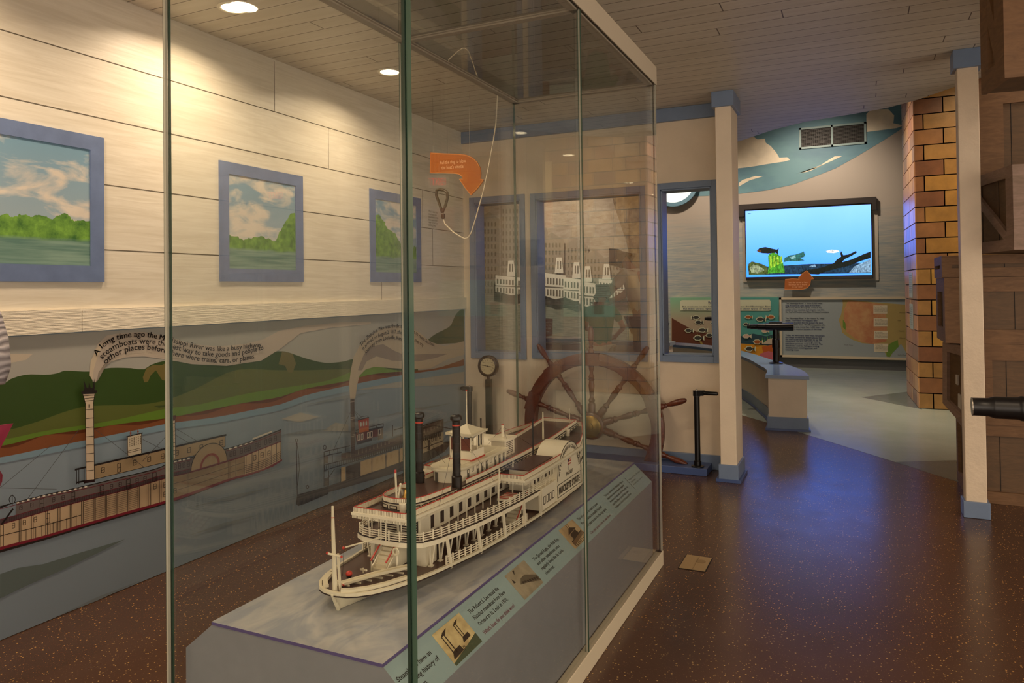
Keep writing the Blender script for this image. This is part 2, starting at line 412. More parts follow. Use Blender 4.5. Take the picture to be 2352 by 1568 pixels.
# ------------------------------------------------------------------ free standing columns of the room
def column(name, x0, x1_, y0, y1, shaftmat, capmat, basew, base_h, cap, label):
    t = thing(name, ((x0+x1_)/2, (y0+y1)/2, 0), label, 'post')
    b = MB(); b.box(x0, y0, base_h-.01, x1_, y1, ZC-.06); b.build('shaft', shaftmat, t, bevel=.004)
    b = MB(); b.box(x0-basew, y0-basew, 0, x1_+basew, y1+basew, base_h); b.build('base_block', M['blue'], t, bevel=.003)
    if cap:
        b = MB(); b.box(x0-.02, y0-.02, 2.515, x1_+.02, y1+.02, ZC-.0005); b.build('capital', M['blue'], t, bevel=.003)
    return t
t = column('square_column', -.833, -.728, 5.05, 5.34, M['cream'], M['blue'], .012, .115, True, 'cream square column with blue capital and base at the open end of the window wall')
b = MB(); b.box(-.862, 5.03, 0, -.70, 5.36, .02); b.build('plinth', M['blue_dark'], t)
t = column('square_column', .545, .648, 4.79, 4.89, M['post'], M['blue'], .013, .09, True, 'rough cream square post with blue base standing before the wooden crates')
# ------------------------------------------------------------------ glass display case
case = thing('display_case', ((GX0+GX1)/2, (GY0+GY1)/2, 0), 'tall floor to ceiling glass display case housing the white model steamboat', 'display case')
g = .012; zt = GZ
def pane(x0, y0, x1_, y1, z0, z1, edges=('glass', 'edge')):
    """thin upright pane; faces clear, edge faces green"""
    b = MB(); b.box(x0, y0, z0, x1_, y1, z1)
    thinx = abs(x1_-x0) < abs(y1-y0)
    # box faces order: bottom, top, y0, x1, y1, x0
    b.mi = [1, 1, (1 if thinx else 0), (0 if thinx else 1), (1 if thinx else 0), (0 if thinx else 1)]
    return b.build('glass_pane', [M['glass'], M['glass_edge']], case)
pane(GX0, GY0, GX1-.013, GY0+g, .02, 2.60)                       # near face
pane(GX0, GYJ-.003, GX0+g, GY0+g+.003, .02, zt) if False else None
pane(GX0, GY0+g+.002, GX0+g, GYJ-.002, .02, zt); pane(GX0, GYJ+.002, GX0+g, GY1-g-.002, .02, zt)
pane(GX1-g, GY0, GX1, GYJ-.002, .02, zt); pane(GX1-g, GYJ+.002, GX1, GY1, .02, zt)
pane(GX0, GY1-g, GX1-g-.002, GY1, .02, zt)
for (x, y, r) in ((GX1-.004, GY1-.004, .004), (GX0+.004, GY1-.004, .0035), (GX1-.006, GYJ, .0025), (GX0+.006, GYJ, .0025), (GX0+.004, GY0+.004, .0035)):
    b = MB(); b.box(x-r, y-r, .02, x+r, y+r, zt); b.build('joint_seam', M['glass_seam'], case)
b = MB(); b.box(GX1-.021, GY0-.004, .02, GX1-.014, GY0+.014, 2.60); b.build('corner_strip', mat('dark_glass_edge', '#1f352b', .1, spec=.9), case)
# metal frame of the lid, in two bays, with a glass lid in each
M['frame'] = mat('grey_lid_frame', '#a89c8a', .35)
b = MB(); fw = .045
for (x0, x1_, y0, y1) in ((GX0, GX0+fw, GY0, GY1), (GX1-fw, GX1, GY0, GY1), (GX0, GX1, GY1-fw, GY1), (GX0, GX1, GYJ-fw/2, GYJ+fw/2), (GX0, GX1, GY0+g, GY0+g+fw)):
    b.box(x0, y0, zt, x1_, y1, zt+.012)
    b.box(x0+.009, y0+.009, zt-.006, x1_-.009, y1-.009, zt)
b.build('lid_frame', M['frame'], case)
b = MB()
for (x0, x1_, y0, y1) in ((GX1-.004, GX1+.004, GY0, GY1+.004), (GX0-.004, GX0+.004, GY0, GY1+.004), (GX0, GX1, GY1-.004, GY1+.004)): b.box(x0, y0, zt+.0, x1_, y1, zt+.085)
b.build('lid_fascia', mat('lid_fascia', '#bfb29c', .4), case)
for y0, y1 in ((GY0+g+fw, GYJ-fw/2), (GYJ+fw/2, GY1-fw)):
    b = MB(); b.poly([(GX0+fw, y0, zt+.004), (GX1-fw, y0, zt+.004), (GX1-fw, y1, zt+.004), (GX0+fw, y1, zt+.004)])
    b.build('lid_glass', glass_mat('lid_glass', (.42, .41, .38, 1), .2), case)
b = MB()
for (x0, x1_, y0, y1) in ((GX1-.03, GX1+.002, GY0-.005, GY1+.002), (GX0-.002, GX0+.03, GY0-.005, GY1+.002), (GX0, GX1, GY1-.03, GY1+.002), (GX0, GX1, GY0-.005, GY0+.03)): b.box(x0, y0, 0, x1_, y1, .068)
b.build('base_rail', mat('cream_base_rail', '#cfc3a8', .35), case, bevel=.002)
b = MB(); b.box(GX0+.03, GY0+.03, 0, GX1-.03, GY1-.03, .03); b.build('case_floor', M['dark'], case)

# pedestal inside the case
PX0, PX1, PZ, PY0, PY1 = -1.465, -.952, .483, 1.342, 3.365
BX0, BX1, BZ = PX0-.093, PX1+.083, .400
ped = thing('display_pedestal', ((PX0+PX1)/2, (PY0+PY1)/2, .03), 'low grey blue plinth with sloping shoulders under the white steamboat', 'pedestal')
def wash():
    t = NT('grey_blue_wash'); p = t.pos(); n = t.noise(t.scaled(p, (6, 2.5, 6)), 1.8, 6, .6, 1.5)
    t.color(t.mix(t.ramp(n, .4, .62), lin('#8f959f'), lin('#b0afae'))); t.b.inputs['Roughness'].default_value = .3; return t.mat
M['wash'] = wash(); M['ped'] = mat('grey_blue_laminate', '#86888c', .45, var=.04)
b = MB()
prof = [(PX0+.03, .03), (BX0+.0, .03), (BX0, BZ), (PX0, PZ-.008), (PX1, PZ-.008), (BX1, BZ), (BX1, .03)]
prof = [(BX0, .031), (BX0, BZ), (PX0, PZ-.008), (PX1, PZ-.008), (BX1, BZ), (BX1, .031)]
b.prism([(x, PY0, z) for x, z in prof], (0, PY1-PY0, 0)); b.build('body', M['ped'], ped)
b = MB(); b.box(PX0, PY0-.003, PZ-.0078, PX1, PY1, PZ)
b.mi = [1, 0, 1, 1, 1, 1]
b.build('top_panel', [M['wash'], mat('violet_panel_edge', '#5a5080', .4)], ped)
# label strip on the right shoulder
u = Vector((0, 1, 0)); dn = Vector((BX1-PX1, 0, BZ-(PZ-.008))); L = dn.length; dn.normalize(); nrm = Vector((-dn.z, 0, dn.x))
if nrm.z < 0: nrm = -nrm
o0 = Vector((PX1, PY0, PZ-.008))
def SP(a, d, h=.0008): return o0+u*a+dn*d+nrm*h
def strip_fn(a0, d0, h=.0016): return lambda x, y: SP(a0+x, d0-y, h)
LEN = PY1-PY0
b = MB(); b.prism([SP(0, .001, 0), SP(LEN, .001, 0), SP(LEN, L-.001, 0), SP(0, L-.001, 0)], nrm*.001)
strip = b.build('label_strip', mat('pale_blue_label', '#92a9a9', .35), ped)
def strip_at(px, py):
    """distance along / down the strip for a photograph pixel"""
    r = CF_+CX_*((px-1176)/CAM_F)-CY_*((py-CAM_CY)/CAM_F); c = Vector((0, 0, CAM_H)); t = (o0-c).dot(nrm)/r.dot(nrm); p = c+r*t-o0
    return p.dot(u), p.dot(dn)
K = ink('#1d1c1c'); KP = ink('#6d3347')
def block(lines, p0, p1, mt, name='label_text', gap=1.45, bold=.012, pw=None):
    """first-line baseline runs between two pixels"""
    a0, d0 = strip_at(*p0); a1, d1 = strip_at(*p1); b = MB(); d = (d0+d1)/2
    wd = abs(a1-a0); n0 = glyphs(lines[0], bold)[2]; sz = gap[1] if isinstance(gap, tuple) else wd/n0/1.0
    step = gap[0] if isinstance(gap, tuple) else sz*gap
    k = wd/(n0*sz)
    for i, ln in enumerate(lines): text(b, ln, strip_fn(min(a0, a1), d+i*step), sz, bold, width=glyphs(ln, bold)[2]*sz*k)
    b.build(name, mt, strip)
block(['Steamboats have an', 'interesting history of', 'their own.'], (912, 1565), (993, 1504), K, gap=(.0213, .0165))
block(['The Robert E. Lee raced the', 'Natchez steamboat from New', 'Orleans to St. Louis in 1870.'], (1078, 1410), (1146, 1354), K, gap=(.0195, .0160))
block(['Which boat do you think won?'], (1112, 1457), (1184, 1394), KP, gap=(.02, .0150))
block(['The Spread Eagle, the Rob Roy,', 'and other steamboats once', 'regularly lined the St. Louis', 'riverfront.'], (1226, 1288), (1284, 1240), K, gap=(.0185, .0155))
block(['The wheel that is used to steer', 'the steamboat is usually located', 'in the pilot house on the top deck.'], (1328, 1196), (1374, 1158), K, gap=(.0185, .0150))
block(['Can you guess why it was there?'], (1357, 1227), (1404, 1184), KP, gap=(.02, .0135))
block(['This is a model of the Buckeye State, a', 'steamboat that journeyed regularly', 'between Cincinnati and Pittsburgh on', 'the Ohio River, one of the largest', 'tributaries of the Mississippi River.'], (1390, 1142), (1431, 1106), K, gap=(.0152, .0125))
block(['Model of the Buckeye State', 'On loan', 'from the museum'], (1445, 1104), (1477, 1077), ink('#4a4a4a'), gap=(.0135, .0105), bold=0)
b = MB(); a, d = strip_at(1432, 1096); b.prism([SP(a, .02, .001), SP(a+.003, .02, .001), SP(a+.003, .085, .001), SP(a, .085, .001)], nrm*.0004); b.build('divider_line', ink('#555555'), strip)
# three sepia pictures
def picture(c4, scene_id):
    cs = [strip_at(*p) for p in c4]; a0 = min(c[0] for c in cs); a1 = max(c[0] for c in cs); d0 = min(c[1] for c in cs); d1 = max(c[1] for c in cs)
    a0 = (cs[0][0]+cs[3][0])/2; a1 = (cs[1][0]+cs[2][0])/2; d0 = (cs[0][1]+cs[1][1])/2; d1 = (cs[2][1]+cs[3][1])/2
    pr = thing_part = MB(); wd = a1-a0; ht = d1-d0
    P = lambda x, y, h=.0016: SP(a0+x*wd, d1-y*ht, h)
    q = lambda b, pts, h=.002: b.poly([P(x, y, h) for x, y in pts])
    b = MB(); b.prism([P(0, 0, .001), P(1, 0, .001), P(1, 1, .001), P(0, 1, .001)], nrm*.0006)
    t = NT('sepia_print'); n = t.noise(t.pos(), 22, 5); 
    if scene_id == 0: t.color(t.mix(t.ramp(n, .35, .65), lin('#b09a6c'), lin('#d8c48f')))
    elif scene_id == 1: t.color(t.mix(t.ramp(n, .35, .65), lin('#857a64'), lin('#a3977e')))
    else: t.color(t.mix(t.ramp(n, .35, .65), lin('#a08762'), lin('#c0a67c')))
    t.b.inputs['Roughness'].default_value = .4
    b.mat(1)
    if scene_id == 0:
        q(b, [(0, 0), (1, 0), (1, .3), (.6, .2), (0, .08)]); b.mat(2)
        for x0, y0, s in ((.15, .14, .9), (.62, .3, .72)):
            for dx in (0, .1): q(b, [(x0+dx*s, y0+.1), (x0+dx*s+.03*s, y0+.1), (x0+dx*s+.03*s, y0+.72*s), (x0+dx*s, y0+.72*s)])
            q(b, [(x0-.1*s, y0), (x0+.32*s, y0+.03), (x0+.3*s, y0+.22*s), (x0+.02*s, y0+.2*s)])
            q(b, [(x0-.02, y0+.72*s), (x0+.16*s, y0+.72*s), (x0+.3*s, y0+.86*s), (x0+.12*s, y0+.82*s)])
        for i in range(6): q(b, [(.3+.04*i, .14), (.315+.04*i, .14), (.315+.04*i, .26), (.3+.04*i, .26)], .0021)
    elif scene_id == 1:
        q(b, [(.0, .62), (.5, .5), (1, .85), (1, 1), (0, 1)], .0018) if False else None
        q(b, [(.25, .45), (.5, .35), (1, .1), (1, .35), (.62, .62), (.4, .6)], .0019); b.mat(2)
        for i in range(7): q(b, [(.35+i*.09, .42-i*.035), (.42+i*.09, .40-i*.035), (.42+i*.09, .47-i*.03), (.35+i*.09, .5-i*.03)])
        q(b, [(.08, .62), (.16, .6), (.14, .7), (.11, .78)]); q(b, [(.3, .8), (.42, .95), (.34, .97)]) 
    else:
        q(b, [(.1, .12), (.98, .25), (.95, .4), (.12, .27)], .0019); b.mat(2)
        q(b, [(.12, .27), (.95, .4), (.95, .44), (.12, .31)]); q(b, [(.3, .34), (.75, .4), (.7, .62), (.3, .56)], .0021)
        q(b, [(.22, .58), (.82, .64), (.56, .8), (.46, .8)]);
        for dx in (0, .1): q(b, [(.45+dx, .78), (.475+dx, .78), (.475+dx, 1), (.45+dx, 1)])
        for i in range(8): q(b, [(.14+i*.1, .02), (.17+i*.1, .02), (.17+i*.1, .16), (.14+i*.1, .15)])
    b.build('printed_picture', [t.mat, [ink('#44503a'), ink('#5c5444'), ink('#6d563c')][scene_id], ink('#2f261c')], strip, recalc=False)
picture([(992, 1458), (1054, 1407), (1106, 1474), (1046, 1531)], 0)
picture([(1157, 1322), (1204, 1287), (1247, 1338), (1205, 1378)], 1)
picture([(1284, 1216), (1316, 1192), (1349, 1234), (1319, 1264)], 2)
# ------------------------------------------------------------------ painted windows on the plank wall
def painting(y0, y1, z0, z1, seed, treeshape):
    t = NT('painted_river_view'); p = t.pos(); x = t.xyz(p); off = t.n('ShaderNodeVectorMath', {0: p, 1: (0, seed*7.3, seed*2.1)}, operation='ADD').outputs[0]
    v = t.m('DIVIDE', t.m('SUBTRACT', x[2], z0), z1-z0); h = t.m('DIVIDE', t.m('SUBTRACT', x[1], y0), y1-y0)
    c1 = t.noise(t.scaled(off, (1, 3.2, 8.5)), 1.25, 6, .55, .4)
    sky = t.mix(t.ramp(v, .35, 1.0), lin('#93a6b2'), lin('#6d92aa')); cm = t.ramp(c1, .47, .60)
    sky = t.mix(cm, sky, t.mix(t.noise(off, 9, 4), lin('#c2b8ac'), lin('#ddd4c8')))
    tn = t.noise(off, 22, 5, .65)
    th = t.m('ADD', treeshape(t, h), t.m('MULTIPLY', t.m('SUBTRACT', t.noise(off, 9, 5), .5), .26))
    tree = t.mix(t.ramp(tn, .3, .72), lin('#2f5f22'), lin('#7fae42'))
    wn = t.noise(t.scaled(off, (1, 3, 60)), 1.1, 4); water = t.mix(t.ramp(wn, .35, .65), lin('#54786f'), lin('#7f9b8d'))
    col = t.mix(t.m('LESS_THAN', v, th), sky, tree)
    shore = t.m('ADD', .215, t.m('MULTIPLY', t.m('SUBTRACT', t.noise(t.scaled(off, (1, 5, 1)), 2, 3), .5), .05))
    col = t.mix(t.ramp(t.m('SUBTRACT', shore, v), -.012, .02), col, water)
    t.color(col); t.b.inputs['Roughness'].default_value = .5; return t.mat
def wide(t, h): return t.m('ADD', .375, t.m('MULTIPLY', t.m('SINE', t.m('MULTIPLY', h, 9.0)), .03))
def right_bush(t, h): return t.m('ADD', .34, t.m('MULTIPLY', t.ramp(h, .68, .92), .34))
def left_tree(t, h): return t.m('ADD', .40, t.m('MULTIPLY', t.m('SUBTRACT', 1.0, t.ramp(h, .08, .62)), .38))
FR = [(.95, 2.120, 1.357, 1.982, wide, 'leftmost painted window on the plank wall, blue frame around clouds and treeline'),
      (2.758, 3.385, 1.363, 1.986, right_bush, 'middle painted window in a blue frame, green bush at its right edge'),
      (4.045, 4.681, 1.366, 1.996, left_tree, 'farthest painted window on the plank wall, tall trees at its left')]
for i, (y0, y1, z0, z1, fn, lab) in enumerate(FR):
    fw = .062; t = thing('painted_window', (XL, (y0+y1)/2, z0), lab, 'picture')
    b = MB(); X = XL+.009
    b.box(XL+.001, y0, z0, X, y0+fw, z1); b.box(XL+.001, y1-fw, z0, X, y1, z1); b.box(XL+.001, y0+fw, z0, X, y1-fw, z0+fw*1.1); b.box(XL+.001, y0+fw, z1-fw, X, y1-fw, z1)
    b.build('frame', mat('blue_painted_frame', '#64759a', .5, var=.12, vscale=14), t)
    b = MB(); b.box(XL+.001, y0+fw, z0+fw*1.1, XL+.004, y1-fw, z1-fw); b.build('picture', painting(y0+fw, y1-fw, z0+fw*1.1, z1-fw, i+1, fn), t)

# ------------------------------------------------------------------ river mural below the batten
XM = XL+.004
def Q(px, py, d=0): return at(0, XM+d, px, py)
mur = MB(); cols = []; depth = [0]
def layer(c, pts, d=None):
    if c not in cols: cols.append(c)
    depth[0] += .00006
    mur.mat(cols.index(c)); mur.poly([Q(x, y, .001+(d if d is not None else depth[0])) for x, y in pts])
def strip2(c, f, g, x0, x1_, n=24):
    """band between two pixel curves"""
    if c not in cols: cols.append(c)
    depth[0] += .00006; mur.mat(cols.index(c)); X = [x0+(x1_-x0)*i/n for i in range(n+1)]
    for a, b_ in zip(X, X[1:]): mur.poly([Q(a, g(a), .001+depth[0]), Q(b_, g(b_), .001+depth[0]), Q(b_, f(b_), .001+depth[0]), Q(a, f(a), .001+depth[0])])
def curve(pts):
    """smooth interpolation through pixel points"""
    def f(x):
        if x <= pts[0][0]: (a, b_), (c, d) = pts[0], pts[1]; return b_+(x-a)*(d-b_)/(c-a)
        if x >= pts[-1][0]: (a, b_), (c, d) = pts[-2], pts[-1]; return b_+(x-a)*(d-b_)/(c-a)
        for i in range(len(pts)-1):
            if pts[i][0] <= x <= pts[i+1][0]:
                x0, y0 = pts[i]; x1_, y1 = pts[i+1]; h = x1_-x0; t = (x-x0)/h
                m0 = ((pts[i+1][1]-pts[i-1][1])/(pts[i+1][0]-pts[i-1][0]) if i > 0 else (y1-y0)/h)*h
                m1 = ((pts[i+2][1]-y0)/(pts[i+2][0]-x0) if i+2 < len(pts) else (y1-y0)/h)*h
                return (2*t**3-3*t*t+1)*y0+(t**3-2*t*t+t)*m0+(-2*t**3+3*t*t)*y1+(t**3-t*t)*m1
    return f
XA = -420   # the mural runs on to the left of the frame
def lin2(x0, y0, x1_, y1): return lambda x: y0+(x-x0)*(y1-y0)/(x1_-x0)
base = lin2(0, 1466, 383, 1311); topl = lin2(0, 775, 1067, 710.5)
yedge = 1066
mur.mat(0); cols.append('#84929e'); mur.box(XL+.0012, YR, .002, XM, YB-.001, 1.148)
A = '#84929e'
sky0 = curve([(XA, 900), (0, 850), (300, 830), (700, 800), (1067, 760)])
strip2('#a2a099', topl, lambda x: topl(x)+170, XA, yedge)
layer('#b9ad9c', [(-40, 812), (30, 812), (76, 812), (60, 826), (0, 838), (-60, 838)])
# hills, banks
hill = curve([(XA, 900), (-100, 882), (0, 885), (25, 870), (60, 860), (110, 860), (135, 856), (142, 851), (200, 853), (225, 851), (245, 845), (300, 845), (330, 848), (350, 836), (385, 828), (440, 832), (520, 822), (600, 815), (648, 806), (700, 822), (748, 833), (800, 828), (815, 822), (880, 835), (960, 845)])
bank_t = curve([(XA, 1060), (0, 1024), (100, 1000), (200, 985), (300, 970), (383, 960), (460, 945), (560, 925), (640, 912), (700, 893), (800, 874), (850, 860), (930, 852), (1000, 846), (1067, 824)])
bank_b = curve([(XA, 1110), (0, 1050), (100, 1030), (200, 1010), (300, 990), (383, 973), (500, 957), (600, 937), (645, 928), (700, 908), (800, 885), (900, 865), (1000, 850), (1067, 839)])
strip2('#33491c', hill, bank_t, XA, 960, 90)
hr = curve([(965, 791), (980, 782), (1000, 767), (1018, 758), (1036, 746), (1045, 725), (1058, 711), (1067, 711)])
strip2('#2f4a1e', hr, lambda x: 792+(x-965)*-.05, 965, yedge, 24)
olive = curve([(XA, 1010), (0, 990), (80, 970), (150, 945), (200, 933), (330, 928), (383, 918), (450, 892), (540, 850), (640, 850), (700, 850), (850, 845)])
strip2('#59602c', olive, bank_t, XA, 850, 50)
layer('#6e6236', [(331, 878), (328, 866), (336, 846), (352, 838), (372, 838), (383, 832), (383, 875), (372, 872), (358, 850), (346, 862), (340, 876)])
layer('#6a6337', [(640, 836), (648, 806), (672, 812), (680, 835), (672, 855), (662, 855), (655, 840)])
green = curve([(XA, 1040), (0, 1010), (100, 990), (250, 967), (383, 938), (450, 930), (560, 905), (640, 892), (760, 872), (820, 848), (860, 842), (910, 850)])
strip2('#5f7d2a', green, bank_t, XA, 915, 50)
layer('#6b8a34', [(820, 858), (840, 845), (870, 841), (905, 850), (940, 852), (925, 857), (860, 860), (826, 866)])
layer('#3c4a24', [(353, 932), (383, 930), (400, 928), (400, 931), (365, 936)])
strip2('#7c4a2b', bank_t, bank_b, XA, yedge, 60)
strip2('#5b2f18', bank_t, lambda x: bank_t(x)+4+4*math.sin(x/23), XA, 1000, 80)
strip2('#7a93a3', bank_b, lambda x: bank_b(x)+14, XA, yedge, 60)
# river ripples
layer('#626f6e', [(0, 1318), (40, 1304), (100, 1295), (180, 1270), (287, 1238), (240, 1262), (140, 1310), (60, 1345), (0, 1374)])
layer('#9c9a95', [(645, 962), (690, 947), (732, 957), (690, 969)]); layer('#96958f', [(740, 990), (770, 970), (800, 975), (800, 990)])
for x0, y0, x1_, y1 in ((420, 1170, 640, 1115), (640, 1000, 760, 985), (700, 930, 860, 900), (860, 960, 1040, 925), (880, 1010, 1060, 960), (430, 1230, 600, 1180), (120, 1420, 330, 1330)):
    layer('#7b858b', [(x0, y0), ((x0+x1_)/2, (y0+y1)/2-5), (x1_, y1), ((x0+x1_)/2, (y0+y1)/2+3)])
# smoke ribbons
layer('#b4a79a', [(213, 877), (208, 850), (212, 820), (224, 790), (246, 770), (280, 764), (330, 762), (383, 772), (440, 790), (500, 795), (560, 790), (605, 779), (640, 760), (700, 748), (780, 740), (852, 738), (852, 744), (760, 752), (690, 765), (645, 800), (600, 828), (520, 840), (440, 836), (383, 825), (330, 818), (290, 820), (255, 830), (238, 845), (226, 862), (220, 878)])
layer('#c2b39c', [(206, 862), (208, 830), (222, 800), (244, 780), (232, 800), (222, 825), (215, 850), (212, 872)])
layer('#bdb0a0', [(255, 830), (290, 810), (330, 803), (383, 812), (440, 824), (383, 821), (330, 813), (290, 818)])
layer('#8d8377', [(222, 877), (226, 855), (240, 835), (262, 818), (240, 845), (228, 868)])
layer('#b4a58f', [(804, 915), (802, 880), (806, 850), (812, 820), (828, 790), (850, 770), (875, 755), (905, 748), (940, 750), (965, 765), (990, 785), (1020, 795), (1067, 783), (1067, 814), (1030, 824), (990, 845), (950, 848), (900, 845), (860, 842), (840, 848), (826, 862), (820, 885), (816, 915)])
layer('#8f8277', [(822, 850), (835, 815), (855, 795), (880, 790), (905, 805), (930, 815), (990, 812), (1030, 812), (1000, 822), (960, 830), (900, 828), (865, 818), (842, 830), (832, 850)])
# ---- big side-wheeler
def seg(c, x0, y0, x1_, y1, wd=1.3):
    dx, dy = x1_-x0, y1-y0; l = math.hypot(dx, dy) or 1; nx, ny = -dy/l*wd/2, dx/l*wd/2
    layer(c, [(x0+nx, y0+ny), (x1_+nx, y1+ny), (x1_-nx, y1-ny), (x0-nx, y0-ny)])
def line(c, pts, wd=1.3):
    for a, b_ in zip(pts, pts[1:]): seg(c, a[0], a[1], b_[0], b_[1], wd)
BK = '#211a1a'; RD = '#6d2833'; TAN = '#9b8668'
hb = curve([(XA, 1385), (0, 1263), (103, 1235), (200, 1206), (300, 1178), (381, 1155), (436, 1137.7), (525, 1104), (585, 1087), (636, 1067), (650, 1056)])
ht = curve([(XA, 1378), (0, 1256), (103, 1229), (200, 1200), (300, 1172), (381, 1149), (436, 1131), (525, 1099), (562, 1089), (606, 1076), (648, 1054)])
d1 = curve([(XA, 1300), (0, 1204), (80, 1181), (160, 1158), (213, 1144), (296, 1123), (379, 1098), (436, 1084.6), (521, 1060), (562, 1046), (579, 1039), (646, 1013)])
dr = curve([(XA, 1250), (0, 1162), (34, 1153), (100, 1136), (160, 1123), (217, 1110), (266, 1098), (349, 1078), (379, 1067.6), (394, 1059), (443, 1048), (519, 1030), (577, 1012), (646, 985)])
strip2('#2c2422', hb, lambda x: hb(x)+6*(1-x/640), XA, 620, 40)
strip2('#7d2333', ht, hb, XA, 648, 50)
strip2('#c6ac8c', d1, ht, XA, 646, 50)
strip2('#6c6362', dr, d1, 36, 646, 50)
strip2(TAN, d1, ht, 383, 562, 20)
strip2('#584648', lambda x: d1(x)-11+.006*x, d1, 0, 440, 50)
strip2(RD, lambda x: d1(x)-1.2, lambda x: d1(x)+1.2, XA, 646, 40)
strip2(RD, lambda x: d1(x)-12+.007*x, lambda x: d1(x)-10.4+.007*x, XA, 440, 40)
strip2(RD, lambda x: dr(x)+6, lambda x: dr(x)+7.5, 0, 440, 40); strip2(RD, lambda x: dr(x)+5, lambda x: dr(x)+6.5, 520, 646, 20)
strip2(BK, dr, lambda x: dr(x)+2, 0, 646, 40)
for x in range(2, 438, 4): seg('#38292d', x, d1(x)-10+.006*x, x, d1(x), .9)
for x in list(range(38, 200, 12))+list(range(400, 440, 10))+list(range(526, 576, 12)): seg('#d8cfc0', x, dr(x)+3, x+6, dr(x+6)+3, 3)
for x in (0, 8, 44, 48, 72, 76, 105, 109, 133, 138, 161, 165, 187, 191, 216, 219, 242, 245, 267, 270, 293, 296, 317, 320, 340, 346, 366, 370): seg(BK, x, d1(x), x, ht(x), 1.3)
strip2(BK, lambda x: ht(x)-26+.02*x, lambda x: ht(x)-24.4+.02*x, 0, 186, 20)
for x in (60, 82, 96, 115, 122, 129, 153, 175): seg(BK, x, ht(x)-25, x, ht(x), 1.2)
for a, b_ in ((192, 215), (220, 241), (246, 266), (271, 292), (297, 316)):
    for k in range(1, 12): seg('#4a3a32', a, d1(a)+(ht(a)-d1(a))*k/12, b_, d1(b_)+(ht(b_)-d1(b_))*k/12, .7)
for x in (565, 579, 594, 611, 624, 635, 645): seg(BK, x, d1(x), x, ht(x), 1.2)
for k in range(5): strip2('#3a2c2a', lambda x: ht(x)-4-k*4, lambda x: ht(x)-3-k*4, 562, 646, 6)
def wn(x, y, w_, h, c=BK):
    sl = -.25*w_; line(c, [(x, y), (x+w_, y+sl), (x+w_, y+sl+h), (x, y+h), (x, y)], 1.1); seg(c, x, y+h/2, x+w_, y+h/2+sl, 1)
for x, y in ((28, 1202), (53, 1195), (78, 1188), (353, 1112), (399, 1122), (376, 1108), (376, 1130), (582, 1046), (599, 1040), (615, 1036)): wn(x, y, 6, 11)
wn(106, 1180, 8, 22)
for x in (45, 70, 120, 142, 253, 273, 312, 330): wn(x, dr(x)+12, 6, 9, '#38292d')
for x in (92, 163, 230, 290, 350): wn(x, dr(x)+9, 9, 20)
for x in (400, 410, 420, 430, 528, 536, 552, 562, 570, 586, 594, 608, 618, 630): wn(x, dr(x)+10, 5, 11, '#38292d')
for o in (14, 28): strip2('#4a3c34', lambda x: d1(x)+(ht(x)-d1(x))*o/42, lambda x: d1(x)+(ht(x)-d1(x))*o/42+1, 396, 562, 12)
for x in (430, 434, 524, 528, 561, 542): seg('#4a3c34', x, d1(x), x, ht(x), 1)
# upper cabin
roof = lin2(173, 1078, 519, 998.5); cb = curve([(217, 1101), (379, 1062), (447, 1046), (517, 1026)])
strip2(TAN, roof, cb, 217, 517, 24); strip2(BK, lambda x: cb(x)-1.2, cb, 217, 517, 12); strip2(BK, lambda x: roof(x)-2, lambda x: roof(x)+2.2, 172, 520, 12); seg(BK, 517, 1000, 517, 1026)
for x in (176, 181, 193): seg(BK, x, roof(x), x, 1112, 1.6)
seg(BK, 176, 1108, 195, 1104, 4)
for x in (233, 306, 339, 370, 403, 431, 459, 505): wn(x, roof(x)+10, 7, 11)
wn(270, roof(270)+9, 7, 20)
# paddle box
def arc(cx, cy, rx, ry, sl, a0, a1, n=20): return [(cx+rx*math.cos(PI*a/180), cy-ry*math.sin(PI*a/180)-sl*rx*math.cos(PI*a/180)) for a in [a0+(a1-a0)*i/n for i in range(n+1)]]
layer(TAN, arc(480, 1069, 41.5, 50, .3, 0, 180)); line(BK, arc(480, 1069, 41.5, 50, .3, 0, 180), 1.5)
o_ = arc(482, 1069, 23, 28, .3, 0, 180); i_ = arc(482, 1069, 18, 23, .3, 0, 180)
for a, b_, c_, d_ in zip(o_, o_[1:], i_[1:], i_): layer('#83413a', [a, b_, c_, d_])
seg(RD, 438, 1083, 562, 1046, 1.4)
layer('#cfc6b6', [(580, 1006), (625, 989), (625, 992), (580, 1010)])
# tall stack with crown
layer('#c7b49c', [(196, 925), (215, 925), (217, 1103), (198, 1106)]); line(BK, [(196, 905), (198, 1106)], 1.4); line(BK, [(214.5, 905), (217, 1103)], 1.4)
layer('#c7b49c', [(190, 904), (218, 903), (214, 928), (197, 929)]); line(BK, [(190, 904), (197, 929)], 1.3); line(BK, [(218, 903), (214, 928)], 1.3)
for y in (909, 915, 921, 941, 961, 982, 1003, 1022, 1042, 1061, 1081): seg(BK, 193 if y < 922 else 197, y, 217 if y < 922 else 215.5, y-2, 1.2)
layer(BK, [(187, 899), (223, 896), (223, 901), (216, 904), (192, 905), (187, 903)]); layer(BK, [(193, 892), (216, 890), (218, 897), (191, 899)])
for x in (194, 203, 212): layer(BK, [(x, 893), (x+1+(x-203)*.4, 874 if x == 203 else 869), (x+6, 892)])
seg(BK, 205, 928, 205, 936, 3)
layer('#2a1518', [(193, 1103), (217, 1100), (218, 1106), (193, 1110)])
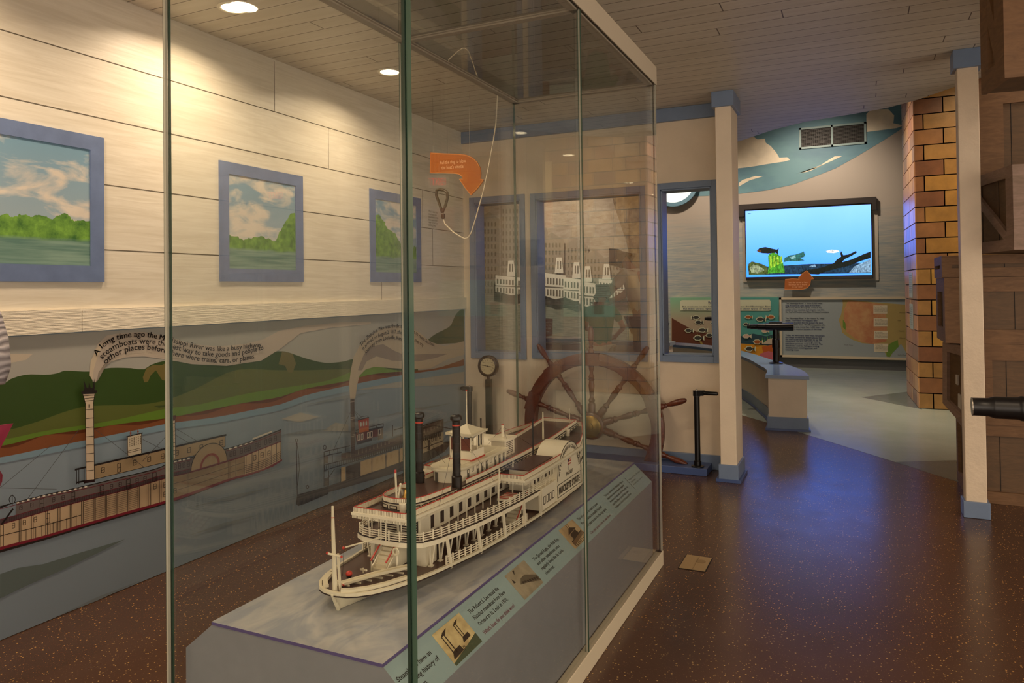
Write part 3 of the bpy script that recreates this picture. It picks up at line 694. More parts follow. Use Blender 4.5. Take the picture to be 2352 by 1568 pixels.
# pilot house with finials
layer('#c9bda6', [(293, 1003), (325, 994), (325, 1040), (293, 1048)]); line(BK, [(290, 1003), (328, 994)], 2.2); line(BK, [(293, 1003), (293, 1047)], 1.2); line(BK, [(325, 996), (325, 1040)], 1.2)
for x in range(297, 323, 5):
    for k in range(5): seg('#6d6153', x, 1008+k*4-(x-297)*.25, x+2, 1008+k*4-(x-297)*.25, 2.4)
for y in (1036, 1040): seg('#5a4c42', 293, y, 325, y-8, 1.2)
for x, y in ((300, 994), (317, 990)): seg('#8a4a36', x, y+7, x, y-4, 2); layer('#8a4a36', [(x-2.5, y-1), (x+2.5, y-1), (x+1.5, y+2), (x-1.5, y+2)])
# small stack
layer('#c7b49c', [(397.5, 966), (402, 965), (402.5, 1052), (398.5, 1053)]); line(BK, [(397, 966), (398, 1053)], 1); line(BK, [(402, 965), (403, 1052)], 1)
for y in range(972, 1052, 9): seg(BK, 397, y, 402, y-1, 1)
layer('#4a2023', [(393, 955), (404, 953), (404, 958), (402, 965), (398, 966), (395, 960)])
# stays
for a in ((0, 1120, 118, 1022), (60, 1150, 182, 985), (0, 1120, 130, 1123), (218, 985, 330, 1072), (328, 1009, 383, 1036), (383, 1000, 326, 1060), (405, 985, 452, 1012), (405, 1000, 440, 1020)): seg('#4a4a4c', *a, 1)
layer(BK, [(0, 1163), (20, 1156), (20, 1160), (0, 1168)]); line(BK, arc(28, 1147, 7, 9, 0, 0, 360), 1.6); seg(BK, 28, 1135, 28, 1160, 1.6); layer('#7a2b3c', [(0, 1080), (6, 1090), (5, 1105), (0, 1118)]) 
line(BK, [(3, 1205), (30, 1168)], 4)
# ---- second boat (scale 5.6 of its close view)
q2 = lambda x, y: (640+x/5.6, 900+y/5.6)
def l2(c, pts): layer(c, [q2(*p) for p in pts])
def s2(c, a, b_, wd=1.2): seg(c, *q2(*a), *q2(*b_), wd)
DK = '#2c2526'; DK2 = '#463d3b'; BL = '#2c2b3a'
l2(DK2, [(238, 1320), (230, 1450), (300, 1445), (640, 1290), (1200, 1130), (1600, 1010), (1900, 900), (2130, 770), (2250, 620), (2120, 650), (1600, 880), (1050, 1075), (590, 1225)])
l2('#2b2325', [(238, 1320), (225, 1430), (250, 1465), (330, 1440), (640, 1310), (640, 1215)])
s2(BL, (228, 650), (240, 1320), 2); line(DK, [q2(235, 650), q2(262, 850), q2(265, 1000), q2(245, 1200)], 1.2); line(DK, arc(*q2(230, 620), 2.6, 3.6, 0, 0, 360, 10), 1.2)
line('#3c2624', arc(*q2(370, 1220), 3, 3.8, 0, 0, 360, 10), 1.8); line(BL, arc(*q2(592, 712), 3.4, 5, 0, 0, 360, 10), 1.8)
l2('#c3ab83', [(1055, 895), (1195, 850), (1195, 1030), (1055, 1078)]); l2('#c3ab83', [(1205, 845), (1375, 790), (1375, 975), (1205, 1028)]); l2('#c3ab83', [(1385, 785), (1545, 735), (1545, 910), (1385, 965)])
l2('#c3ab83', [(1555, 730), (1668, 690), (1668, 868), (1555, 905)]); l2('#b9a68a', [(1680, 690), (1860, 620), (1860, 790), (1680, 850)]); l2('#b3a489', [(1860, 610), (2120, 510), (2120, 665), (1860, 785)])
l2('#c3ab83', [(805, 970), (860, 955), (860, 1135), (805, 1155)]); l2('#4c4038', [(865, 960), (1050, 900), (1050, 1080), (865, 1135)])
for x in (800, 1050, 1200, 1380, 1550, 1675): s2(DK, (x, 985-(x-800)*.3), (x, 1155-(x-800)*.29), 1.2)
l2('#5a504a', [(805, 790), (920, 770), (1500, 590), (1700, 505), (2120, 350), (2120, 500), (1690, 640), (1500, 700), (1000, 870), (805, 880)])
for x in range(880, 1420, 49): l2('#9a9184', [(x-8, 850-(x-880)*.34), (x, 775-(x-880)*.34), (x+8, 850-(x-880)*.34)])
for x in range(1880, 2100, 40): l2('#8b8175', [(x-7, 520-(x-1880)*.34), (x, 460-(x-1880)*.34), (x+7, 520-(x-1880)*.34)])
for x in range(592, 2100, 24): s2(DK, (x, 938-(x-590)*.292), (x, 1005-(x-590)*.295), 1.3 if x < 860 else 2.6)
for a, b_ in (((582, 770), (920, 690)), ((582, 825), (810, 775)), ((582, 940), (860, 870)), ((582, 1010), (860, 925)), ((860, 870), (1500, 685)), ((1500, 685), (2120, 500)), ((860, 925), (1500, 735)), ((1600, 560), (1850, 500)), ((1480, 490), (1690, 430)), ((1840, 440), (2120, 350)), ((1840, 475), (2000, 430)), ((2000, 430), (2250, 480)), ((1850, 725), (2120, 625))): s2(BL if a[0] < 900 else DK, a, b_, 2)
for x in (585, 655, 760, 865): s2(BL, (x, 770-(x-585)*.22), (x, 825-(x-585)*.22))
for a, b_ in (((583, 770), (583, 1215)), ((645, 1010), (645, 1200)), ((650, 1090), (720, 990)), ((690, 810), (690, 900)), ((583, 1020), (650, 1010))): s2(DK, a, b_, 1.4)
l2('#6a6462', [(588, 830), (635, 820), (635, 915), (588, 925)]); l2('#5d5856', [(590, 1110), (645, 1095), (645, 1200), (590, 1215)])
for x, y in ((1690, 710), (1980, 570), (2025, 560), (2075, 535)): line(DK, [q2(x-10, y), q2(x+10, y-8), q2(x+10, y+60), q2(x-10, y+68), q2(x-10, y)], 1.1)
l2('#332a2a', [(1925, 620), (1948, 612), (1948, 740), (1925, 750)])
# texas with red windows
l2('#5b262b', [(990, 530), (1275, 470), (1275, 570), (1000, 640)]); l2('#7a7168', [(1275, 475), (1345, 455), (1345, 600), (1275, 620)])
for x, y in ((1015, 550), (1060, 540), (1138, 520), (1178, 510), (1285, 480)): l2('#cfc8ba', [(x, y), (x+30, y-8), (x+30, y+70), (x, y+78)]); l2('#27232c', [(x+6, y+6), (x+24, y+1), (x+24, y+60), (x+6, y+66)])
l2('#23202c', [(985, 515), (1345, 440), (1345, 460), (985, 540)]); l2('#272339', [(1000, 640), (1200, 590), (1200, 625), (1010, 680)])
s2(BL, (990, 495), (1345, 405), 2.4); s2(BL, (1345, 400), (1345, 450), 1.8); s2(BL, (1258, 425), (1258, 470), 1.4)
l2('#9c3d30', [(1020, 360), (1160, 325), (1160, 455), (1030, 490)]); l2('#b0571f', [(1030, 480), (1160, 450), (1160, 500), (1035, 525)]); s2(DK, (1015, 362), (1162, 325), 2)
for x in (1048, 1085, 1118): l2('#a9aaa5', [(x, 400-(x-1048)*.2), (x+10, 378-(x-1048)*.2), (x+20, 398-(x-1048)*.2), (x+20, 440-(x-1048)*.2), (x, 448-(x-1048)*.2)])
line(DK, [q2(1030, 350), q2(1060, 320), q2(1140, 305), q2(1155, 325)], 1)
# its stack
l2('#4a3e3a', [(922, 95), (975, 85), (985, 830), (930, 850)]); s2('#b7ada0', (922, 130), (975, 120), 1); s2('#b7ada0', (925, 330), (985, 320), .9); s2('#b7ada0', (925, 352), (985, 342), .9); s2('#b7ada0', (928, 555), (985, 542), .9); s2('#b7ada0', (928, 575), (985, 562), .9)
s2('#3c3c40', (920, 265), (700, 760), .8); s2('#3c3c40', (985, 250), (1075, 330), .8); s2('#3c3c40', (985, 265), (1030, 350), .8)
s2(DK, (1465, 425), (1467, 570), 2); s2(DK, (1688, 355), (1688, 500), 1.6)
mural = mur.build('river_mural', [ink(c, .45) for c in cols], None, recalc=False)
tag(mural, 'long printed river mural with green hills and two steamboats below the embossed trim', 'mural')
# printed sentences following the smoke
def path_fn(pts):
    f = curve(pts); xs = [pts[0][0]+(pts[-1][0]-pts[0][0])*i/240 for i in range(241)]; P = [Q(x, f(x), .0072) for x in xs]
    S = [0]
    for a, b_ in zip(P, P[1:]): S.append(S[-1]+(b_-a).length)
    def fn(u_, v_):
        u_ = max(0, min(u_, S[-1]-1e-5)); lo = 0
        while lo < 239 and S[lo+1] < u_: lo += 1
        t_ = (P[lo+1]-P[lo]).normalized(); k = (u_-S[lo]); nn = Vector((0, -t_.z, t_.y))
        return P[lo]+t_*k+nn*v_
    return fn, S[-1]
b = MB()
for s_, pts in (('A long time ago the Mississippi River was like a busy highway.', [(222, 818), (240, 797), (262, 783), (300, 774), (340, 774), (383, 783), (440, 798), (500, 806), (550, 802), (604, 795)]),
                ('steamboats were the best way to take goods and people to', [(234, 826), (250, 811), (275, 797), (310, 790), (350, 790), (383, 797), (440, 812), (500, 819), (550, 815), (607, 802)]),
                ('other places before there were trains, cars, or planes.', [(242, 837), (260, 822), (283, 811), (315, 803), (350, 804), (383, 812), (430, 824), (490, 832), (540, 831), (588, 822)])):
    fn, ln = path_fn(pts); b = MB(); text(b, s_, fn, .037, .015, width=ln*.995); b.build('lettering_line', ink('#1f1b1a'), mural)
for s_, pts in (('The Zebulon Pike was the first steamboat to reach St. Louis.', [(829, 796), (845, 778), (865, 763), (885, 755), (910, 752), (935, 757), (955, 768), (980, 787), (1000, 796)]),
                ('It arrived on August 2, 1817, after a six week river trip', [(834, 805), (850, 787), (870, 774), (890, 767), (915, 766), (935, 773), (955, 785), (973, 797)]),
                ('journey from Louisville, Kentucky.', [(840, 813), (855, 797), (872, 785), (892, 779), (915, 780), (938, 788)])):
    fn, ln = path_fn(pts); b = MB(); text(b, s_, fn, .036, .012, width=ln*.99); b.build('lettering_line', ink('#1f1b1a'), mural)
# small notice painted near the corner
b = MB()
for i, s_ in enumerate(('This is what the', 'riverboat pilot', 'heard before the', 'boat came into', 'view of the busy', 'landing here.')):
    text(b, s_, plane_fn((XL+.003, 4.80, 1.905-i*.021), (0, 1, 0), (0, 0, 1)), .021, 0)
tag(b.build('wall_caption', ink('#5a4f44')), 'six small lines of dark text lettered on the planks beside the farthest painted window', 'lettering')
# ------------------------------------------------------------------ model steamboat
XC = -1.215
def interp(tbl):
    def f(y):
        if y <= tbl[0][0]: return tbl[0][1]
        for (a, p), (b_, q) in zip(tbl, tbl[1:]):
            if y <= b_: t = (y-a)/(b_-a) if b_ > a else 1; return p+(q-p)*t
        return tbl[-1][1]
    return f
boat = thing('model_steamboat', (XC, 2.35, PZ), 'white model side wheel steamboat with two black chimneys standing on the pedestal', 'model boat')
BW, BC, BD, BR = M['boat_white'], M['boat_cream'], M['boat_deck'], M['red']
gz = interp([(1.50, .532), (1.60, .525), (1.75, .515), (2.0, .506), (2.4, .502), (2.8, .506), (3.05, .516), (3.2, .528)])
gw = interp([(1.500, .012), (1.506, .035), (1.52, .058), (1.55, .083), (1.60, .106), (1.68, .128), (1.80, .147), (1.95, .166), (2.1, .178), (2.3, .188), (2.5, .196), (2.82, .193), (2.95, .165), (3.06, .13), (3.15, .10), (3.2, .055), (3.21, .01)])
bz = lambda y: gz(y)+.080
bw_ = interp([(1.722, .0), (1.724, .05), (1.732, .082), (1.75, .110), (1.80, .13), (1.9, .146), (2.0, .158), (2.13, .171), (2.26, .18), (2.5, .190), (2.82, .188), (2.95, .16), (3.06, .128), (3.15, .095), (3.17, .05), (3.175, 0)])
hz = interp([(1.70, .670), (1.9, .663), (2.2, .656), (2.5, .656), (2.8, .660), (3.12, .684)])
hw_ = interp([(1.70, .093), (2.245, .112), (2.25, .203), (2.56, .203), (2.82, .200), (2.95, .165), (3.12, .100)])
tz = lambda y: hz(y)+.022
tw = interp([(1.772, .0), (1.774, .02), (1.782, .042), (1.80, .058), (1.83, .068), (1.9, .074), (2.0, .078), (2.6, .080), (3.09, .082)])
def stations(y0, y1, n, extra=()): return sorted(set([y0+(y1-y0)*i/n for i in range(n+1)]+[e for e in extra if y0 <= e <= y1]))
def deck(b, ys, wf, zf, th, top=0, side=1, inset=0):
    """deck slab: stations joined left to right"""
    n = len(ys); L = [(XC-max(wf(y)-inset, .0005), y, zf(y)) for y in ys]; R = [(XC+max(wf(y)-inset, .0005), y, zf(y)) for y in ys]
    for i in range(n-1):
        a, c, d, e = L[i], R[i], R[i+1], L[i+1]
        b.mat(top).poly([a, c, d, e]); dz = lambda p: (p[0], p[1], p[2]-th)
        b.mat(side).poly([dz(e), dz(d), dz(c), dz(a)]); b.poly([a, e, dz(e), dz(a)]); b.poly([d, c, dz(c), dz(d)])
    b.mat(side).poly([L[0], dz(L[0]), dz(R[0]), R[0]]); b.poly([R[-1], dz(R[-1]), dz(L[-1]), L[-1]])
def outline(ys, wf, zf, dz=0, inset=0, front=True):
    """port side from stern to bow then back down starboard"""
    return [(XC-max(wf(y)-inset, 0), y, zf(y)+dz) for y in reversed(ys)]+[(XC+max(wf(y)-inset, 0), y, zf(y)+dz) for y in ys]
def resample(path, step):
    out = []; acc = 0
    for a, b_ in zip(path, path[1:]):
        a = Vector(a); b_ = Vector(b_); l = (b_-a).length
        if l < 1e-9: continue
        t = (b_-a)/l
        while acc <= l: out.append((a+t*acc, t)); acc += step
        acc -= l
    return out
def pickets(b, path, step, w, h, th, z0=0):
    for p, t in resample(path, step):
        tt = Vector((t.x, t.y, 0)).normalized(); r = Vector((tt.y, -tt.x, 0)); b.obox(p+Vector((0, 0, z0+h/2)), tt*w/2, r*th/2, Vector((0, 0, h/2)))
# hull
ys = stations(1.50, 3.21, 60, (1.506, 1.52, 1.55))
hull_w = lambda y: max(.004, min(gw(y)-.006, interp([(1.5, .006), (1.55, .062), (1.62, .088), (1.8, .112), (2.1, .122), (2.7, .122), (3.0, .10), (3.2, .02)])(y)))
b = MB(); rows = []
for y in ys:
    w0 = hull_w(y); zt_ = gz(y)-.008; zb = PZ+.001
    yk = y+.02*max(0, 1-(y-1.5)/.15)
    k = interp([(1.5, .03), (1.56, .25), (1.7, .62), (2.0, .86), (2.7, .86), (3.0, .5), (3.2, .1)])(y)
    rows.append([(XC-w0, y, zt_), (XC-w0*(.35+.6*k), yk, zt_+(zb-zt_)*.55), (XC-w0*k*.8, yk, zb), (XC+w0*k*.8, yk, zb), (XC+w0*(.35+.6*k), yk, zt_+(zb-zt_)*.55), (XC+w0, y, zt_)])
base_i = 0
for r in rows: b.v += r
for i in range(len(rows)-1):
    for k in range(5): b.f.append([i*6+k, i*6+k+1, (i+1)*6+k+1, (i+1)*6+k]); b.mi.append(0)
b.f.append(list(range(6))); b.mi.append(0); b.f.append([(len(rows)-1)*6+k for k in range(6)]); b.mi.append(0)
b.bar((XC, 1.496, gz(1.5)), (XC, 1.52, PZ+.001), .007, .007)
b.build('hull', BC, boat, smooth=True)
# main deck with cream guard and brown lines
b = MB(); gs = stations(1.50, 3.21, 80, (1.506, 1.512, 1.52, 1.535, 1.55)); deck(b, gs, gw, gz, .006, 0, 1)
op = outline(gs, gw, gz, -.002, 0); b.mat(1).sweep(op, .008, .008); b.mat(2).sweep([(x, y, z-.0035) for x, y, z in op], .0095, .0022)
b.build('main_deck', [BD, BC, M['boat_dark']], boat)
b = MB()
bs = [y for y in gs if y < 1.72]
b.sweep([(x, y, z) for x, y, z in outline([y for y in gs if 1.506 <= y <= 1.625], gw, gz, .006, .016)[:]], .010, .007) if False else None
b.sweep([(XC-max(gw(y)-.016, 0), y, gz(y)+.006) for y in [1.60-.005*i for i in range(18)]], .012, .008)
b.sweep([(XC+max(gw(y)-.016, 0), y, gz(y)+.006) for y in [1.506+.005*i for i in range(34)]], .012, .008)
b.build('bow_bulwark', BC, boat)
# boiler deck
b = MB(); bst = stations(1.722, 3.175, 70, (1.724, 1.732, 1.74, 1.75, 1.77, 1.80)); deck(b, bst, bw_, bz, .012, 0, 1)
b.mat(1).sweep(outline(bst, bw_, bz, -.012, 0), .004, .014); b.mat(2).sweep(outline(bst, bw_, bz, .002, 0), .006, .0015)
b.build('boiler_deck', [BD, BW, M['boat_dark']], boat)
def rails(b, path, posts, n, h, post_w=.004, t=.0022):
    for k in range(n): b.sweep([(x, y, z+h*(k+1)/n-.003) for x, y, z in path], t*.8, t)
    pickets(b, path, posts, post_w, h+.003, post_w)
b = MB(); pr_ = outline([y for y in bst if y <= 2.54], bw_, bz, .002, .004); rails(b, pr_, .034, 4, .026)
pr2 = outline([y for y in bst if y >= 2.81], bw_, bz, .002, .004); rails(b, pr2, .034, 4, .026); b.build('boiler_deck_railing', BW, boat)
b = MB(); mp_ = [(XC+gw(y)-.004, y, gz(y)) for y in stations(1.82, 2.30, 16)]; rails(b, mp_, .03, 4, .028); b.build('main_deck_railing', BW, boat); b = MB()
mp_ = [(XC-gw(y)+.004, y, gz(y)) for y in stations(1.82, 2.30, 16)]; rails(b, mp_, .03, 4, .028); b.build('main_deck_railing', BW, boat)
# hurricane deck
hs = stations(1.70, 3.12, 50, (2.245, 2.25)); b = MB(); deck(b, hs, hw_, hz, .006, 0, 1)
ho = outline(hs, hw_, hz, -.004, 0); b.mat(1).sweep(ho+[ho[0]], .007, .007); b.build('hurricane_deck', [BD, BW], boat)
b = MB(); closed = ho+[ho[0]]; pickets(b, [(x, y, z-.009) for x, y, z in closed], .0048, .0026, .008, .002); b.build('fringe_trim', BW, boat)
b = MB(); hr_ = outline(hs, hw_, hz, .003, .007); hr_ += [hr_[0]]
b.mat(0); pickets(b, hr_, .0052, .0034, .015, .002); b.mat(0).sweep([(x, y, z) for x, y, z in hr_], .003, .002); b.mat(1).sweep([(x, y, z+.015) for x, y, z in hr_], .003, .002)
b.build('hurricane_railing', [BW, BR], boat)
b = MB()
for y in [1.72+.052*i for i in range(27)]:
    for s_ in (-1, 1):
        w0 = hw_(y)-.008 if not (2.56 < y < 2.81) else None
        if w0 is not None: b = MB(); b.bar((XC+s_*min(w0, bw_(y)-.008), y, bz(y)), (XC+s_*min(w0, bw_(y)-.008), y, hz(y)-.006), .0028); b.build('deck_post', BW, boat)
for x in (-.05, 0, .05): b = MB(); b.bar((XC+x, 1.735, bz(1.735)), (XC+x, 1.735, hz(1.7)-.006), .0028); b.build('deck_post', BW, boat)
# stanchions guard to boiler deck
for s_ in (-1, 1):
    for y in (1.835, 1.985, 2.135, 2.275, 2.40, 2.86, 3.0):
        b = MB(); w0 = gw(y)+.001; b.bar((XC+s_*w0, y, gz(y)-.008), (XC+s_*(min(bw_(y)+.004, w0)), y, bz(y)-.004), .0075); b.build('stanchion', BW, boat)
b = MB()
for s_ in (-1, 1):
    for i, y in enumerate([1.80+.052*i for i in range(12)]):
        b = MB(); b.bar((XC+s_*.105, y, gz(y)), (XC+s_*.11, y-.012, bz(y)-.012), .004); b.bar((XC+s_*.105, y+.004, gz(y)), (XC+s_*.11, y+.018, bz(y)-.012), .004); b.box(XC+s_*.105-.006, y-.006, gz(y), XC+s_*.105+.006, y+.010, gz(y)+.003); b.build('deck_brace', BW, boat)
# enclosed rooms
b = MB(); b.box(XC-.07, 1.86, .51, XC+.07, 2.5, .584); b.build('engine_room', M['boat_dark'], boat)
b = MB()
b.box(XC-.068, 1.80, .588, XC+.068, 3.05, .652)
b.mat(1)
for y in [1.86+.058*i for i in range(20)]:
    for s_ in (-1, 1): b.box(XC+s_*.068, y, .598, XC+s_*.0695, y+.02, .642)
b.mat(2)
for x in (-.062, .006):
    for k in range(7): b.box(XC+x, 1.797, .598+k*.007, XC+x+.054, 1.80, .601+k*.007)
b.mat(1).box(XC-.064, 1.7985, .594, XC+.064, 1.7995, .646)
b.build('boiler_deck_cabin', [BW, M['boat_dark'], BW], boat)
# raised texas deck with panelled side and rail
ts = stations(1.772, 3.09, 40, (1.774, 1.778, 1.782, 1.79, 1.80, 1.815, 1.83))
b = MB(); deck(b, ts, tw, tz, .022, 0, 1); b.mat(2)
to = outline(ts, tw, hz, 0, -.001); b.sweep([(x, y, z+.019) for x, y, z in to], .003, .0035); b.sweep([(x, y, z+.001) for x, y, z in to], .0025, .002)
for p, t in resample(to, .034):
    r = Vector((t.y, -t.x, 0)).normalized(); tt = Vector((t.x, t.y, 0)).normalized()
    for a, c_ in ((.0045, 0), (.0135, 0)): b.obox(p+Vector((0, 0, a)), tt*.0125, r*.0012, Vector((0, 0, .0008)))
    for a in (-.0125, .0125): b.obox(p+tt*a+Vector((0, 0, .009)), tt*.0008, r*.0012, Vector((0, 0, .005)))
b.build('texas_deck', [BD, BW, M['boat_dark']], boat)
b = MB()
def part_rail(b, path):
    b.mat(0); pickets(b, path, .0052, .0034, .013, .002); b.sweep(path, .003, .002); b.mat(1).sweep([(x, y, z+.013) for x, y, z in path], .003, .002)
fr = outline([y for y in ts if y < 1.99], tw, tz, 0, .002); part_rail(b, fr)
for s_ in (-1, 1): part_rail(b, [(XC+s_*(tw(y)-.002), y, tz(y)) for y in stations(2.07, 3.085, 20)])
part_rail(b, [(XC-.08, 3.086, tz(3.086)), (XC+.08, 3.086, tz(3.086))])
b.build('texas_railing', [BW, BR], boat)
# texas cabin with rounded front
cy0, cy1, cw, cz0, cz1 = 2.045, 2.41, .054, .678, .722
def cab_outline(w0, y0, y1, n=14):
    c = [(XC+w0*math.cos(PI+PI*i/n), y0+w0*1.0+w0*math.sin(PI+PI*i/n)*1.0) for i in range(n+1)]
    return c+[(XC+w0, y1), (XC-w0, y1)]
b = MB(); o_ = cab_outline(cw, cy0, cy1); b.prism([(x, y, cz0) for x, y in o_], (0, 0, cz1-cz0)); b.mat(1)
for i, y in enumerate([2.115+.0335*i for i in range(9)]):
    for s_ in (-1, 1):
        if i in (1, 5): 
            for (a, c_, d, e) in ((y, .698, y+.014, .699), (y, .713, y+.014, .714), (y, .698, y+.001, .714), (y+.013, .698, y+.014, .714)): b.box(XC+s_*cw, a, c_, XC+s_*(cw+.0008), d, e)
        else: b.box(XC+s_*cw, y, cz0+.001, XC+s_*(cw+.001), y+.014, .714)
b.mat(1)
for th_, wd_ in ((-1.1, .008), (-.55, .014), (.9, .008)):
    a = -PI/2+th_*.8; p = Vector((XC+(cw+.0004)*math.cos(a), cy0+cw+(cw+.0004)*math.sin(a), .697)); rr = Vector((math.cos(a), math.sin(a), 0)); tt = Vector((-rr.y, rr.x, 0))
    b.obox(p, tt*wd_/2, rr*.001, Vector((0, 0, .016)))
b.mat(2)
for i, y in enumerate([2.115+.0335*i for i in range(9)]):
    if i not in (1, 5): 
        for s_ in (-1, 1): b.box(XC+s_*(cw+.001), y+.004, .701, XC+s_*(cw+.0016), y+.010, .710)
b.build('texas_cabin', [BW, mat('model_grey_door', '#5a564c', .5), BW], boat)
b = MB(); o_ = cab_outline(cw+.009, cy0-.012, cy1+.006); b.prism([(x, y, cz1) for x, y in o_], (0, 0, .005))
b.prism([(XC+(x-XC)*.6, y+(.02 if y < 2.2 else -.01), cz1+.005) for x, y in o_], (0, 0, .003))
pickets(b, [(x, y, cz1-.005) for x, y in o_+[o_[0]]], .0042, .0022, .005, .0016); b.build('cabin_roof', BC, boat)
# pilot house
b = MB(); x0, x1_, y0, y1, z0, z1 = XC-.041, XC+.041, 2.168, 2.262, .727, .812
b.box(x0, y0, z0, x1_, y1, z0+.032)
for x in (x0, x1_-.004, XC-.002):
    for y in (y0, y1-.004, (y0+y1)/2): 
        if not (x == XC-.002 and y == (y0+y1)/2): b.box(x, y, z0+.03, x+.004, y+.004, z1)
b.box(x0, y0, z1-.006, x1_, y1, z1); b.mat(1); b.box(x0+.004, y0+.002, z0+.034, x1_-.004, y0+.003, z1-.012)
for k in range(6): b.box(x0+.005, y0+.001, z0+.036+k*.006, x1_-.005, y0+.002, z0+.037+k*.006)
b.mat(2).box(x0-.003, y0-.003, z0, x1_+.003, y1+.003, z0+.004); b.build('pilot_house', [BW, mat('model_red_lattice', '#6b3324', .6), BR], boat)
b = MB(); ex = .010; b.box(x0-ex, y0-ex, z1, x1_+ex, y1+ex, z1+.005); a = z1+.005
b.add([(x0-ex+.004, y0-ex+.004, a), (x1_+ex-.004, y0-ex+.004, a), (x1_+ex-.004, y1+ex-.004, a), (x0-ex+.004, y1+ex-.004, a), (XC, (y0+y1)/2, a+.026)], [(0, 1, 4), (1, 2, 4), (2, 3, 4), (3, 0, 4)])
rp = [(x0-ex, y0-ex, z1+.004), (x1_+ex, y0-ex, z1+.004), (x1_+ex, y1+ex, z1+.004), (x0-ex, y1+ex, z1+.004), (x0-ex, y0-ex, z1+.004)]; pickets(b, rp, .004, .0022, .004, .0016); b.build('pilot_house_roof', BC, boat)
b = MB(); b.tube([(XC, (y0+y1)/2, a+.02), (XC, (y0+y1)/2, .955)], [.0022, .0014], 8); b.mat(1).ball((XC, (y0+y1)/2, .957), .003, 8, 6); b.build('flagpole', [BC, BR], boat)
# vent house behind
b = MB(); vy0, vy1 = 2.455, 2.54; b.box(XC-.028, vy0, .678, XC+.028, vy1, .738); b.box(XC-.036, vy0-.008, .738, XC+.036, vy1+.008, .744); b.tube([(XC, 2.497, .744), (XC, 2.497, .79)], .0055, 10); b.mat(1).ball((XC, 2.497, .791), (.006, .006, .002), 8, 6)
for k in range(7):
    b.mat(2).box(XC+.028, vy0+.015, .688+k*.0066, XC+.0288, vy1-.015, .691+k*.0066)
b.build('vent_house', [BW, BR, M['boat_dark']], boat)
b = MB()
for s_ in (-.003, .003): b.bar((XC+.02+s_*1.6, 2.43, .68), (XC+.02+s_*1.6, 2.425, .73), .0012)
for k in range(8): b.bar((XC+.0155, 2.429-.0006*k, .684+k*.006), (XC+.0245, 2.429-.0006*k, .684+k*.006), .001)
b.build('ladder', BW, boat)
# chimneys
for s_ in (-1, 1):
    x, y = XC+s_*.069, 2.02; b = MB(); b.lathe([(.0165, .655), (.0165, .715), (.0125, .718), (.0125, .885), (.013, .889), (.019, .893), (.0195, .900), (.017, .906), (.0115, .908), (.0105, .904), (.0105, .88)], (x, y, 0))
    for k in range(7): b.lathe([(.0132, .73+k*.022), (.0132, .7315+k*.022)], (x, y, 0))
    b.build('chimney', M['black'], boat, smooth=True)
    b = MB(); b.lathe([(.0131, .874), (.0131, .878)], (x, y, 0)); b.build('red_band', mat('model_red_band', '#c4402a', .4), boat)
b = MB()
for s_ in (-1, 1):
    for p in ((XC+s_*.10, 1.86, .67), (XC+s_*.02, 2.10, .73), (XC+s_*.11, 2.2, .66)): b = MB(); b.tube([(XC+s_*.069, 2.02, .86), p], .0005, 4); b.build('rigging_line', M['black'], boat)
for s_ in (-1, 1):
    for p in ((2.44, .68), (2.62, .69)): b = MB(); b.tube([(XC, 2.497, .785), (XC+s_*.07, p[0], p[1])], .0005, 4); b.build('rigging_line', M['black'], boat)
for (x, y, z0, z1, r, mt) in ((XC+.11, 2.53, .66, .81, .0032, 'black'), (XC-.11, 2.53, .66, .80, .0032, 'black'), (XC-.03, 2.36, .73, .80, .003, 'black')):
    b = MB(); b.tube([(x, y, z0), (x, y, z1)], r, 8); b.ball((x, y, z1), r*1.25, 8, 5); b.build('steam_pipe', M[mt], boat)
for (x, y, z0, z1, r) in ((XC+.055, 2.76, .69, .80, .0042), (XC-.02, 3.07, .70, .77, .0012), (XC+.055, 3.07, .70, .768, .0012)):
    b = MB(); b.tube([(x, y, z0), (x, y, z1)], [r, r*.7], 8); b.build('mast', BC, boat)
